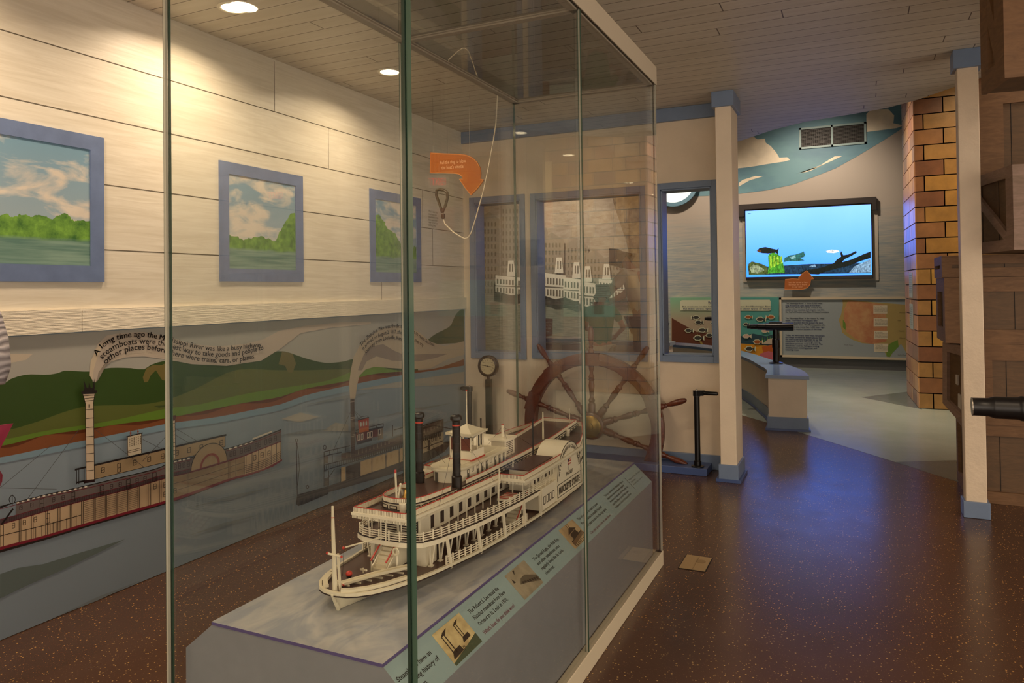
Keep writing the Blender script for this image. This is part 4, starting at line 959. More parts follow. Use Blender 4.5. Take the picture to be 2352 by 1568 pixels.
# paddle boxes
pyc, pzc, pr0 = 2.68, .580, .128
for s_ in (-1, 1):
    xi, xo = XC+s_*.098, XC+s_*.197; b = MB()
    A_ = [(pyc+pr0*math.cos(PI*i/28), pzc+pr0*math.sin(PI*i/28)) for i in range(29)]; pl = A_+[(pyc-pr0, .600-.09), (pyc+pr0, .600-.09)]
    b.prism([(xi, y, z) for y, z in pl], (xo-xi, 0, 0)); b.build('paddle_box', BW, boat, smooth=True)
    b = MB(); xf = xo+s_*.0015
    for i in range(28): 
        (a0, c0), (a1, c1) = A_[i], A_[i+1]; k = .975
        b.mat(0); b.poly([(xf, a0, c0), (xf, a1, c1), (xf, pyc+(a1-pyc)*k, pzc+(c1-pzc)*k), (xf, pyc+(a0-pyc)*k, pzc+(c0-pzc)*k)])
    b.box(xf-s_*.001, pyc-pr0, .519, xf+s_*.0005, pyc+pr0, .5205); b.box(xf-s_*.001, pyc-pr0, .566, xf+s_*.0005, pyc+pr0, .5675)
    b.box(xf-s_*.001, pyc-pr0, .519, xf+s_*.0005, pyc-pr0+.0015, .5675); b.box(xf-s_*.001, pyc+pr0-.0015, .519, xf+s_*.0005, pyc+pr0, .5675)
    uu = (0, s_, 0)
    def arcf(R_, a0=math.radians(172)):
        def fn(u_, v_):
            an = a0-u_/R_; return Vector((xf+s_*.0006, pyc+s_*(R_+v_)*math.cos(an), pzc+(R_+v_)*math.sin(an)))
        return fn
    text(b, 'PITTSBURGH & CINCINNATI', arcf(.103), .0185, .02, width=.103*math.radians(164))
    text(b, 'PACKET', plane_fn((xf+s_*.0006, pyc, .583), uu, (0, 0, 1)), .0185, .02, align='c', width=.075)
    text(b, 'BUCKEYE STATE', plane_fn((xf+s_*.0006, pyc, .530), uu, (0, 0, 1)), .036, .03, align='c', width=.226)
    b.build('name_lettering', mat('boat_lettering', '#2b2620', .5), boat, recalc=False)
    b = MB(); fy = pyc-s_*.015
    for k in range(5): b.mat(k % 2).box(xf, fy, .62+k*.005, xf+s_*.0008, fy+s_*.032, .625+k*.005)
    b.mat(2).box(xf, fy, .633, xf+s_*.001, fy+s_*.013, .645); b.bar((xf, fy, .60), (xf, fy, .65), .0012); b.build('painted_flag', [BR, BW, mat('flag_blue', '#39415c')], boat)
    # wheelhouse side panels fore and aft of the box
    b = MB(); b.box(XC+s_*.10, 2.41, .511, XC+s_*.194, 2.555, .600-.01)
    for y in (2.41, 2.548): b.box(XC+s_*.194, y, .511, XC+s_*.196, y+.006, .588)
    b.mat(1)
    for i in range(4):
        y = 2.425+i*.028
        for (a, c_, d, e) in ((y, .53, y+.018, .532), (y, .556, y+.018, .558), (y, .53, y+.002, .558), (y+.016, .53, y+.018, .558)): b.box(XC+s_*.194, a, c_, XC+s_*.1952, d, e)
    b.build('side_panel', [BW, M['boat_dark']], boat)
    b = MB(); b.box(XC+s_*.09, 2.36, .59, XC+s_*.175, 2.55, .648)
    b.mat(1)
    for i in range(5): y = 2.385+i*.033; b.box(XC+s_*.175, y, .612, XC+s_*.1762, y+.016, .638)
    b.build('side_cabin', [BW, M['boat_dark']], boat)
    b = MB(); b.mat(0).box(XC+s_*.115, 2.31, .656, XC+s_*.185, 2.52, .676); b.mat(1).box(XC+s_*.110, 2.305, .676, XC+s_*.19, 2.53, .680); b.build('side_skylight', [BW, BD], boat)
    b = MB(); b.lathe([(.085, -.03), (.085, .03)], (XC+s_*.15, pyc, pzc-.01), (1, 0, 0), 16)
    for k in range(14):
        a = 2*PI*k/14; d = Vector((0, math.cos(a), math.sin(a))); t_ = Vector((0, -d.z, d.y))
        p = Vector((XC+s_*.15, pyc, pzc-.008))+d*.085
        if p.z > .50: b.obox(p, (.035, 0, 0), d*.008, t_*.0012)
    b.build('paddle_wheel', BR, boat)
    b = MB()
    for k in range(5): b.bar((XC+s_*.183, pyc-.02+k*.012, .502), (XC+s_*.183, pyc-.016+k*.012, PZ+.003), .003, .002)
    b.build('paddle_blade_row', BR, boat)
# stairs on the starboard side
for s_ in (-1, 1):
    b = MB()
    for k in range(8): b.box(XC+s_*.12, 2.25+k*.012, gz(2.3)+k*.0095, XC+s_*.165, 2.262+k*.012, gz(2.3)+(k+1)*.0095)
    b.mat(1); b.bar((XC+s_*.168, 2.25, gz(2.3)+.02), (XC+s_*.168, 2.345, gz(2.3)+.095), .003); b.build('side_stair', [BC, BR], boat)
    b = MB(); b.box(XC+s_*.12, 2.20, bz(2.2)+.012, XC+s_*.16, 2.28, bz(2.2)+.02)
    for k in range(5): b.mat(1).box(XC+s_*.12, 2.205+k*.017, bz(2.2)+.02, XC+s_*.16, 2.209+k*.017, bz(2.2)+.0215)
    b.build('deck_hatch', [BW, BR], boat)
# forward stair
b = MB(); sx = XC+.004; w0 = .024
for k in range(9): b.box(sx-w0, 1.695+k*.0095, gz(1.7)-.002, sx+w0, 1.7045+k*.0095+.002, gz(1.7)+(k+1)*.0088)
for s_ in (-1, 1):
    b.prism([(sx+s_*w0, 1.69, gz(1.7)), (sx+s_*w0, 1.79, gz(1.7)), (sx+s_*w0, 1.79, bz(1.75)-.004), (sx+s_*w0, 1.775, bz(1.75)-.004), (sx+s_*w0, 1.69, gz(1.7)+.012)], (s_*.003, 0, 0))
b.mat(1)
for s_ in (-1, 1): b.bar((sx+s_*(w0+.001), 1.688, gz(1.7)+.032), (sx+s_*(w0+.001), 1.755, gz(1.7)+.078), .0035); b.mat(0).bar((sx+s_*(w0+.001), 1.69, gz(1.7)), (sx+s_*(w0+.001), 1.69, gz(1.7)+.032), .002); b.mat(1)
b.build('bow_stair', [BC, BR], boat)
b = MB(); 
for x in (-.075, .075): b.box(XC+x-.02, 1.79, gz(1.8), XC+x+.02, 1.85, bz(1.8)-.012)
b.build('deck_locker', BW, boat)
# jack staff, derrick poles, booms
b = MB(); b.tube([(XC-.004, 1.512, gz(1.5)-.005), (XC-.006, 1.508, .70), (XC-.006, 1.507, .752)], [.0065, .0045, .003], 8); b.mat(1).lathe([(.0042, .722), (.0042, .724)], (XC-.006, 1.5075, 0)); b.mat(0).bar((XC+.006, 1.52, gz(1.5)), (XC+.004, 1.514, .63), .005)
b.mat(0).tube([(XC-.016, 1.50, .632), (XC+.014, 1.512, .625)], .003, 8); b.mat(1).ball((XC-.018, 1.499, .633), .0035, 8, 5).ball((XC+.016, 1.513, .624), .0035, 8, 5)
b.build('jack_staff', [BC, BR], boat)
b = MB(); b.tube([(XC+.006, 1.79, gz(1.8)), (XC+.003, 1.778, .775)], [.0045, .0028], 8); b.mat(1).lathe([(.003, .775), (.003, .784)], (XC+.003, 1.778, 0)); b.build('derrick_pole', [BC, BR], boat)
b = MB(); b.tube([(XC+.006, 1.785, .602), (XC-.04, 1.60, .612)], [.003, .0022], 8); b.mat(1).ball((XC-.042, 1.595, .612), .004, 8, 5); b.mat(2).tube([(XC-.042, 1.597, .61), (XC-.05, 1.60, .535)], .0006, 4); b.build('derrick_boom', [BC, BR, M['black']], boat)
b = MB(); b.bar((XC-.018, 1.552, gz(1.55)+.006), (XC+.035, 1.64, gz(1.6)+.013), .020, .003); b.bar((XC+.035, 1.64, gz(1.6)+.013), (XC+.078, 1.74, gz(1.7)+.012), .020, .003)
for s_ in (-.010, .010): b.bar((XC-.018+s_, 1.552, gz(1.55)+.008), (XC+.035+s_, 1.64, gz(1.6)+.016), .0016, .005); b.bar((XC+.035+s_, 1.64, gz(1.6)+.016), (XC+.078+s_, 1.74, gz(1.7)+.015), .0016, .005)
for k in range(7): t_ = k/6; p = Vector((XC-.01, 1.56, gz(1.56)+.003)).lerp(Vector((XC+.078, 1.73, gz(1.7)+.005)), t_); b.bar(p-Vector((.014, 0, 0)), p+Vector((.014, 0, 0)), .004, .004)
b.mat(1).bar((XC-.030, 1.556, gz(1.55)+.006), (XC-.004, 1.548, gz(1.55)+.006), .003, .004); b.build('gangplank', [BC, BR], boat)
b = MB(); cxp, cyp = XC-.028, 1.60; b.mat(1).lathe([(.009, gz(1.6)), (.006, gz(1.6)+.006), (.008, gz(1.6)+.014)], (cxp, cyp, 0)); b.mat(0).ball((cxp, cyp, gz(1.6)+.019), (.009, .009, .008), 12, 8); b.build('capstan', [BR, M['black']], boat, smooth=True)
b = MB()
for dx, dy in ((0, 0), (.008, .004), (.003, .010), (-.006, .006), (.01, -.004)): b.ball((XC-.038+dx, 1.552+dy, gz(1.55)+.006), .0055, 8, 5)
b.build('coiled_line', BC, boat)
b = MB(); b.bar((XC-.035, 1.66, gz(1.65)+.012), (XC+.0, 1.64, gz(1.64)+.02), .004); b.bar((XC-.03, 1.665, gz(1.65)), (XC-.03, 1.665, gz(1.65)+.014), .003); b.build('yard_spar', BC, boat)
for x, y in ((XC+.045, 1.72), (XC-.075, 1.78)):
    b = MB(); b.tube([(x, y, gz(y)), (x, y, bz(y)-.012)], .0032, 8); b.lathe([(.006, gz(y)), (.004, gz(y)+.006)], (x, y, 0), n=10); b.build('bow_post', BW, boat)
b = MB(); ring = [(XC+.045+.009*math.cos(2*PI*k/14), 1.714, .575+.009*math.sin(2*PI*k/14)) for k in range(15)]; b.tube(ring, .0028, 6); b.build('life_ring', BC, boat)
# bell with two A frames on the texas deck
for x in (-.018, .018):
    b = MB(); z = tz(1.83)
    for dy in (-.012, .012): b.bar((XC+x, 1.835+dy, z), (XC+x, 1.835, z+.036), .004)
    b.ball((XC+x, 1.835, z+.038), .0045, 8, 6); b.build('bell_frame', BW, boat)
b = MB(); z = tz(1.83); b.lathe([(.0005, .026), (.005, .025), (.007, .018), (.008, .010), (.012, .004), (.012, .001)], (XC, 1.835, z), n=16); b.bar((XC-.018, 1.835, z+.028), (XC+.018, 1.835, z+.028), .003); b.build('bell', M['brass'], boat, smooth=True)
for x, y, z in ((XC+.035, 1.765, hz(1.76)), (XC+.09, 2.95, hz(2.95))):
    b = MB(); b.lathe([(.0085, 0), (.0095, .022), (.0102, .024), (.0102, .026), (.004, .027)], (x, y, z), n=14); b.build('water_barrel', BW, boat, smooth=True)
for y in (2.18, 2.29):
    b = MB(); b.tube([(XC+.13, y+.01, bz(y)), (XC+.12, y+.04, .70)], [.003, .0022], 6); b.build('side_spar', BC, boat)
b = MB(); b.tube([(XC+.10, 3.06, .53)]+[(XC+.115+.008*math.sin(k), 3.07+.002*k, .54+k*.022) for k in range(7)], .0016, 6); b.build('stern_rope', BC, boat)
b = MB(); b.box(XC+.105, 2.535, .661, XC+.155, 2.553, .666)
for k in range(6): b.box(XC+.107+k*.008, 2.533, .666, XC+.111+k*.008, 2.555, .671)
b.build('red_step', BR, boat)
# ------------------------------------------------------------------ things along the window wall
b = MB(); b.box(-2.62, 5.135, 0, -.94, YB-.021, .05); kick = b.build('kick_platform', M['blue_dark'], None, bevel=.003)
tag(kick, 'low dark blue platform along the foot of the window wall under the ship wheel', 'platform')
# ship wheel, its lower part sunk behind the platform top
WX, WY, WZ = -1.80, 5.235, .275
def wood():
    t = NT('red_brown_varnished_wood'); p = t.pos(); n = t.noise(t.scaled(p, (3, 3, 3)), 9, 5, .6, 2)
    t.color(t.mix(t.ramp(n, .3, .7), lin('#4a2317'), lin('#6f3823'))); t.b.inputs['Roughness'].default_value = .3; return t.mat
M['wood'] = wood()
wheel = thing('ship_wheel', (WX, WY, .05), 'large varnished ship steering wheel with turned spokes and brass hub against the wall', 'ship wheel')
def clip(o, z=.052):
    bm = bmesh.new(); bm.from_mesh(o.data); zz = z-o['_loc'][2]
    r = bmesh.ops.bisect_plane(bm, geom=bm.verts[:]+bm.edges[:]+bm.faces[:], plane_co=(0, 0, zz), plane_no=(0, 0, 1), clear_inner=True)
    ed = [e for e in r['geom_cut'] if isinstance(e, bmesh.types.BMEdge)]
    if ed: bmesh.ops.holes_fill(bm, edges=ed)
    bm.to_mesh(o.data); bm.free()
b = MB()
def ringprof(b, prof, n=72):
    base_ = len(b.v); m_ = len(prof)
    for i in range(n):
        a = 2*PI*i/n
        for r, y in prof: b.v.append((WX+r*math.cos(a), WY+y, WZ+r*math.sin(a)))
    for i in range(n):
        for k in range(m_): b.f.append([base_+i*m_+k, base_+i*m_+(k+1) % m_, base_+((i+1) % n)*m_+(k+1) % m_, base_+((i+1) % n)*m_+k]); b.mi.append(0)
ringprof(b, [(.455, -.022), (.462, -.030), (.53, -.030), (.546, -.022), (.546, .022), (.53, .030), (.455, .03)])
ringprof(b, [(.468, -.036), (.500, -.036), (.500, -.028), (.468, -.028)]); 
for i in range(10):
    a = math.radians(18+36*i); d = Vector((math.cos(a), 0, math.sin(a))); t_ = Vector((-d.z, 0, d.x)); b.obox(Vector((WX, WY-.026, WZ))+d*.5, d*.048, Vector((0, .011, 0)), t_*.07)
rim = b.build('rim', M['wood'], wheel, smooth=True); clip(rim)
sp = [(.016, .08), (.026, .09), (.028, .16), (.020, .175), (.026, .19), (.020, .20), (.014, .215), (.019, .26), (.024, .30), (.018, .335), (.024, .345), (.018, .355), (.024, .365), (.016, .38), (.013, .40), (.020, .43), (.022, .46), (.022, .54), (.022, .565), (.014, .58), (.018, .59), (.012, .60), (.018, .625), (.0225, .67), (.021, .71), (.014, .738), (.004, .745)]
for i in range(10):
    a = math.radians(18+36*i)
    if WZ+.46*math.sin(a) < -.05: continue
    b = MB(); b.lathe(sp, (WX, WY, WZ), (math.cos(a), 0, math.sin(a)), 14); o = b.build('spoke', M['wood'], wheel, smooth=True); clip(o)
b = MB(); b.lathe([(.10, .03), (.105, 0), (.10, -.03), (.085, -.04)], (WX, WY, WZ), (0, 1, 0), 32); b.build('hub_disc', M['wood'], wheel, smooth=True)
b = MB(); b.lathe([(.082, -.038), (.082, -.05), (.07, -.056), (.03, -.062), (.028, -.075), (.005, -.078)], (WX, WY, WZ), (0, 1, 0), 32); b.build('brass_cap', mat('aged_brass', '#8a6f38', .3, metal=.9), wheel, smooth=True)
# crank handles
def crank(x, y, zb, lab, dirx=1, h=.53, lk=1):
    t = thing('crank_handle', (x, y, zb), lab, 'crank')
    b = MB(); b.lathe([(.044, 0), (.044, .008), (.026, .012), (.026, .04), (.020, .045), (.020, h-.04), (.026, h-.038), (.026, h)], (x, y, zb), n=24); b.build('pillar', M['black'], t, smooth=True)
    b = MB(); b.bar((x, y, zb+h-.018), (x+dirx*.05, y-.003, zb+h-.014), .05, .034); b.tube([(x+dirx*.03, y-.003, zb+h-.014), (x+dirx*abs(.14*lk), y-.012, zb+h-.014), (x+dirx*abs(.15*lk), y-.012, zb+h-.014)], [.014, .013, .009], 12); b.build('lever', M['black'], t, smooth=True)
    b = MB(); b.lathe([(.007, 0), (.007, .01), (.003, .012)], (x, y, zb+h), n=8); b.build('bolt', M['metal'], t)
    return t
crank(-1.012, 5.19, .05, 'black crank on a short pillar between the ship wheel and the square column')
crank(-2.845, 5.24, 0, 'black crank on a short pillar in the far left corner beside the dial', -1, .52, .5)
# dial on a post
t = thing('pressure_gauge', (-2.675, 5.25, 0), 'round pressure gauge with dark rim on a dark green post in the corner', 'gauge')
b = MB(); b.box(-2.70, 5.235, 0, -2.65, 5.27, .585); b.build('post', mat('dark_green_post', '#18241f', .4), t, bevel=.003)
b = MB(); b.lathe([(.06, .02), (.085, .02), (.088, 0), (.085, -.022), (.074, -.026), (.070, -.016), (.06, -.012)], (-2.675, 5.25, .692), (0, 1, 0), 36); b.tube([(-2.675, 5.25, .585), (-2.675, 5.25, .61)], .012, 12); b.build('rim', mat('dark_bronze', '#2a1d15', .35, metal=.5), t, smooth=True)
b = MB(); b.lathe([(.07, 0), (.07, -.002)], (-2.675, 5.238, .692), (0, 1, 0), 36); b.mat(1)
for i in range(21):
    a = math.radians(225-i*13.5); c_ = Vector((-2.675, 5.2355, .692)); d = Vector((math.cos(a), 0, math.sin(a))); tt = Vector((-d.z, 0, d.x))
    b.obox(c_+d*(.060 if i % 2 else .058), d*(.004 if i % 2 else .006), (0, .0004, 0), tt*.0008)
for i in range(0, 11):
    a = math.radians(225-i*27); text(b, str(i*10), plane_fn((-2.675+.045*math.cos(a), 5.235, .690+.045*math.sin(a)), (1, 0, 0), (0, 0, 1)), .011, 0, align='c')
a = math.radians(172); d = Vector((math.cos(a), 0, math.sin(a))); b.obox(Vector((-2.675, 5.234, .692))+d*.008, d*.05, (0, .0005, 0), Vector((-d.z, 0, d.x))*.0018); b.ball((-2.675, 5.234, .692), (.005, .001, .005), 8, 6)
b.build('dial', [mat('ivory_dial', '#cdbf9d', .5), ink('#1f1a16')], t)
# orange hanging arrow
t = thing('arrow_sign', (-2.42, 4.3, 1.92), 'large orange downward curving arrow sign hanging on two wires near the left corner', 'sign')
def arrow_outline(px): return px
pxs = [(988, 350), (1020, 352), (1050, 353), (1070, 355), (1085, 361), (1096, 371), (1103, 384), (1105, 398), (1104, 412), (1112, 413), (1098, 432), (1082, 449), (1070, 434), (1055, 412), (1063, 412), (1062, 406), (1055, 400), (1045, 398), (1010, 397), (987, 397)]
P_ = [at(1, 4.3, *p) for p in pxs]; cen = sum(P_, Vector())/len(P_)
b = MB(); b.prism(P_, (0, .006, 0)); b.mat(1)
for p, q in zip(P_, P_[1:]+P_[:1]): 
    p2 = p.lerp(cen, .035)+Vector((0, -.001, 0)); q2_ = q.lerp(cen, .035)+Vector((0, -.001, 0)); b.bar(p2, q2_, .001, .004)
b.build('panel', [M['orange'], M['orange_edge']], t)
b = MB()
for i, s_ in enumerate(('Pull the ring to blow', "the boat's whistle!")): text(b, s_, plane_fn(at(1, 4.2975, 1040, 375+i*12), (1, 0, -.02), (0, 0, 1)), .034, .004, align='c', width=.20 if i == 0 else .175)
b.build('sign_lettering', ink('#f3b98a'), t)
for px in (995, 1079):
    p = at(1, 4.303, px, 352); b = MB(); b.tube([(p.x, p.y, p.z-.005), (p.x, p.y, ZC)], .0012, 6); b.build('hanging_wire', M['metal'], t)
# triangular pull handle on a cream cord
t = thing('pull_handle', (-2.47, 4.2, 1.6), 'dark triangular pull ring tied to a slack cream cord below the orange arrow', 'pull handle')
H = lambda px, py: at(1, 4.2, px, py)
b = MB(); tr = [H(1016, 488), (H(1010, 470)), H(1002, 448), H(1003, 437), H(1010, 435), H(1020, 437), H(1027, 442), H(1028, 455), H(1023, 472), H(1016, 488)]
b.tube(tr, .0095, 10); b.lathe([(.006, 0), (.012, .004), (.013, .03), (.008, .036)], H(1018, 503), (0, 0, 1), 12); b.build('ring', mat('dark_wood_ring', '#35271d', .4), t, smooth=True)
cord = [(1017, 492), (1019, 505), (1022, 514), (1030, 522), (1040, 532), (1055, 542), (1067, 548), (1075, 546), (1082, 535), (1090, 510), (1100, 475), (1110, 440), (1122, 385), (1132, 330), (1139, 285)]
P_ = [H(*c) for c in cord]; P_.append(Vector((P_[-1].x+.02, 4.2, ZC)))
b = MB(); b.tube(P_, .0042, 8); b.build('cord', M['rope'], t, smooth=True)
# floor plate
b = MB(); b.box(-.76, 3.415, 0, -.642, 3.598, .002); b.mat(1); b.box(-.70, 3.415, .002, -.698, 3.598, .003); b.lathe([(.022, 0), (.022, .001)], (-.68, 3.53, .002), n=16)
b.mat(2).box(-.764, 3.411, 0, -.638, 3.415, .0012); b.box(-.764, 3.598, 0, -.638, 3.602, .0012); b.box(-.764, 3.415, 0, -.76, 3.598, .0012); b.box(-.642, 3.415, 0, -.638, 3.598, .0012)
tag(b.build('floor_outlet_cover', [mat('tan_metal_plate', '#a58b62', .35), mat('tan_ridge', '#8d744e', .4), M['dark']]), 'square tan metal cover plate set in the brown floor right of the display case', 'floor plate')
# recessed ceiling lamps
def lamp(x, y, lab, power=26, z=ZC, spot=75, grp='recessed ceiling lamps'):
    t = thing('ceiling_lamp', (x, y, z), lab, 'ceiling light', grp)
    b = MB(); b.lathe([(.055, -.001), (.074, -.001), (.074, -.004), (.060, -.006), (.055, -.003)], (x, y, z), n=32); b.build('trim_ring', M['white'], t)
    b = MB(); b.lathe([(.0545, -.0035), (.0545, -.003)], (x, y, z), n=32); b.build('diffuser', mat('lamp_glow', '#fff0d8', .5, emit='#ffe3b8', estr=30*LAMP_K), t)
    l = bpy.data.lights.new('lamp_light', 'AREA'); l.shape = 'DISK'; l.size = .105; l.energy = power*LAMP_K; l.color = WARM; l.spread = math.radians(spot*2)
    o = bpy.data.objects.new('lamp_light', l); COL.objects.link(o); o.parent = t; o.location = (0, 0, -.005)
    return t
lamp(-2.573, 2.505, 'recessed round ceiling lamp nearest the camera, above the middle painted window', 25)
lamp(-2.505, 3.657, 'recessed round ceiling lamp above the farthest painted window', 22)
for i, y in enumerate((1.25, .1, -2.03, -3.3)): lamp(-2.52, y, 'recessed round ceiling lamp in the row along the plank wall', 27 if i == 0 else 24)
for y in (.25, -2.0): lamp(.0, y, 'recessed round ceiling lamp behind the camera', 22)
for y in (1.9,): lamp(.35, y, 'recessed round ceiling lamp over the open floor right of the case', 20)
# ------------------------------------------------------------------ far hall: television wall
F = lambda px, py, d=0: at(1, YF-d, px, py)
def fpx(poly_, d): return [F(x, y, d) for x, y in poly_]
tv = thing('television', (-.68, YF-.06, 1.45), 'wide flat television showing blue underwater scene with fish on the far wall', 'television')
x0, x1_, z0, z1 = -1.60, .252, 1.463, 2.548
b = MB(); b.box(x0-.012, YF-.09, z0-.055, x1_+.012, YF-.02, z1+.02); b.build('bezel', M['black'], tv, bevel=.004)
scr = MB(); ys_ = YF-.0915
t = NT('screen_water'); p = t.pos(); xx = t.xyz(p); v = t.m('DIVIDE', t.m('SUBTRACT', xx[2], z0), z1-z0); n = t.noise(p, 1.1, 3)
colr = t.mix(t.ramp(v, .15, .95), (.07, .50, 2.6, 1), (.38, .86, 3.1, 1)); colr = t.mix(t.m('MULTIPLY', t.ramp(n, .4, .7), .25), colr, (.2, .6, 2.8, 1))
t.color((0, 0, 0, 1)); t.link(colr, t.b.inputs['Emission Color']); t.b.inputs['Emission Strength'].default_value = .72; t.b.inputs['Roughness'].default_value = .2
def em(nm, c, s_=1.0):
    q = NT(nm); a = lin(c); f = q.noise(q.scaled(q.pos(), (1, 1, .6)), 42, 6, .75); q.color((0, 0, 0, 1))
    q.link(q.mix(q.ramp(f, .36, .62), tuple(v*.25 for v in a[:3])+(1,), tuple(min(1, v*1.5+.02) for v in a[:3])+(1,)), q.b.inputs['Emission Color']); q.b.inputs['Emission Strength'].default_value = s_*.6; return q.mat
scr.box(x0, ys_, z0, x1_, ys_+.001, z1)
S_ = [0]
def sc(i, pts): S_[0] += .0004; scr.mat(i); scr.poly([at(1, ys_-.0005-S_[0], x, y) for x, y in pts])
sc(1, [(1718, 610), (1760, 612), (1860, 606), (2000, 604), (2001, 627), (1720, 631)])
sc(3, [(1719, 606), (1727, 600), (1737, 603), (1750, 606), (1762, 612), (1766, 629), (1720, 631)])
sc(5, [(1722, 615), (1730, 607), (1745, 611), (1756, 620), (1740, 628), (1726, 626)])
sc(2, [(1764, 588), (1768, 582), (1778, 580), (1786, 583), (1794, 590), (1799, 605), (1803, 626), (1763, 628), (1766, 610)])
for i in range(4): sc(4, [(1768+i*8, 588+i), (1772+i*8, 586), (1774+i*8, 612-3*i), (1769+i*8, 618-i*4)])
sc(6, [(1738, 576), (1744, 570), (1758, 567), (1770, 570), (1784, 573), (1789, 570), (1787, 578), (1788, 584), (1781, 580), (1765, 582), (1750, 581)])
sc(7, [(1738, 576), (1744, 572), (1748, 576), (1746, 581)])
sc(8, [(1802, 592), (1815, 586), (1828, 584), (1840, 580), (1846, 577), (1849, 585), (1847, 590), (1838, 592), (1848, 598), (1830, 600), (1812, 599), (1800, 602)])
sc(9, [(1815, 590), (1826, 586), (1828, 592), (1818, 595)])
sc(6, [(1834, 628), (1850, 620), (1868, 618), (1888, 614), (1915, 604), (1922, 596), (1932, 589), (1930, 582), (1932, 576), (1937, 586), (1949, 584), (1960, 579), (1966, 576), (1968, 580), (1955, 588), (1940, 595), (1934, 602), (1955, 596), (1980, 585), (2000, 577), (2000, 592), (1975, 600), (1950, 610), (1920, 617), (1895, 624), (1880, 630)])
sc(10, [(1950, 626), (1962, 612), (1978, 604), (2000, 595), (2001, 625)])
sc(10, [(1858, 612), (1866, 608), (1872, 607), (1875, 614)])
sc(11, [(1897, 576), (1910, 573), (1924, 574), (1928, 578), (1915, 581), (1900, 580)])
sc(1, [(1717, 490), (1726, 490), (1720, 492)])
scr.build('screen', [t.mat, em('screen_deep', '#0b3e5c', .9), em('screen_moss', '#4fae22', 1.1), em('screen_rock', '#5a6b2a', .9), em('screen_moss_light', '#a6e32e', 1.2), em('screen_pebbles', '#a9b58a', 1), em('screen_dark', '#10241a', .5), em('screen_amber', '#8a4d18', .8), em('screen_fish', '#2f7f78', .9), em('screen_pale', '#9bd6e0', 1.1), em('screen_white_rock', '#8fb6dc', 1.1), em('screen_glint', '#ffffff', 2.0)], tv, recalc=False)
b = MB(); b.box(-1.73, YF-.10, 2.572, .33, YF-.001, 2.66); b.box(.12+.145, YF-.10, 2.46, .33, YF-.001, 2.572); b.box(-1.73, YF-.1, 2.46, -1.62, YF-.001, 2.572)
tag(b.build('television_hood', mat('dark_brown_hood', '#2f2722', .5)), 'dark brown shelf like hood running above the television', 'shelf')
b = MB(); b.box(-1.66, YF-.018, 1.38, .345, YF-.001, 2.455); tag(b.build('television_backboard', mat('pale_backboard', '#c4baa9', .5)), 'pale rectangular backboard behind the television', 'board')
# light of the screen on the room comes from the screen itself
# vent grille
vt = thing('air_vent', (-.28, YF-.02, 3.6), 'double air vent grille in a pale blue frame high on the painted sky', 'vent')
vx0, vx1, vz0, vz1 = -.76, .21, 3.50, 3.84
b = MB()
for (a, c_, d, e) in ((vx0, vz0, vx1, vz0+.03), (vx0, vz1-.03, vx1, vz1), (vx0, vz0, vx0+.03, vz1), (vx1-.03, vz0, vx1, vz1), (-.29, vz0, -.265, vz1)): b.box(a, YF-.03, c_, d, YF-.004, e)
b.build('frame', mat('pale_blue_metal', '#8fa9a8', .5), vt)
b = MB(); b.box(vx0+.03, YF-.01, vz0+.03, vx1-.03, YF-.005, vz1-.03); b.mat(1)
for i in range(14): b.box(vx0+.03, YF-.022, vz0+.03+i*.02, vx1-.03, YF-.012, vz0+.036+i*.02)
for i in range(30): b.box(vx0+.04+i*.031, YF-.024, vz0+.03, vx0+.044+i*.031, YF-.02, vz1-.03)
b.build('slats', [M['dark'], mat('grille_slat', '#45443e', .5)], vt)
# orange arrow below the television
t = thing('arrow_sign', (-.9, YF-.08, 1.2), 'small orange arrow sign pointing up at the television', 'sign')
pxs = [(1803, 642), (1820, 640), (1836, 641), (1834, 638), (1841, 630), (1853, 621), (1862, 632), (1869, 640), (1863, 641), (1861, 652), (1855, 660), (1844, 664), (1825, 664), (1802, 664)]
P_ = [at(1, YF-.115, *p) for p in pxs]; b = MB(); b.prism(P_, (0, .006, 0)); b.mat(1)
for p, q in zip(P_, P_[1:]+P_[:1]): b.bar(p+Vector((0, -.001, 0)), q+Vector((0, -.001, 0)), .002, .01)
b.build('panel', [M['orange'], M['orange_edge']], t)
b = MB()
for i, s_ in enumerate(('Touch the screen to learn', 'the ways life is found', 'in our river.')): text(b, s_, plane_fn(at(1, YF-.1175, 1832, 650+i*5), (1, 0, 0), (0, 0, 1)), .035, .0, align='c', width=(.30, .27, .16)[i])
b.build('sign_lettering', ink('#f3b98a'), t)
# map panel with frame
t = thing('map_panel', (-.2, YF-.05, .15), 'framed exhibit panel with river text and a relief map of the country', 'exhibit panel')
px0, px1_, pz0, pz1 = -1.105, 1.1, .165, 1.125
b = MB(); fw = .035
for (a, c_, d, e) in ((px0, pz0, px1_, pz0+fw), (px0, pz1-fw, px1_, pz1), (px0, pz0, px0+fw, pz1), (px1_-fw, pz0, px1_, pz1)): b.box(a, YF-.07, c_, d, YF-.002, e)
b.build('frame', mat('cream_frame', '#cdbfa2', .4), t)
b = MB(); yp = YF-.045; b.box(px0+fw, yp, pz0+fw, px1_-fw, YF-.003, pz1-fw)
pd = [0]
def fl_(i, pts): pd[0] += .0005; b.mat(i); b.poly([at(1, yp-pd[0], x, y) for x, y in pts])
fl_(1, [(1932, 722), (1936, 700), (1935, 688), (1950, 688), (1990, 692), (2020, 695), (2050, 697), (2085, 700), (2085, 816), (2070, 790), (2055, 800), (2046, 818), (2038, 820), (2030, 804), (2008, 790), (1980, 788), (1958, 780), (1948, 774), (1935, 764), (1930, 745), (1926, 735)])
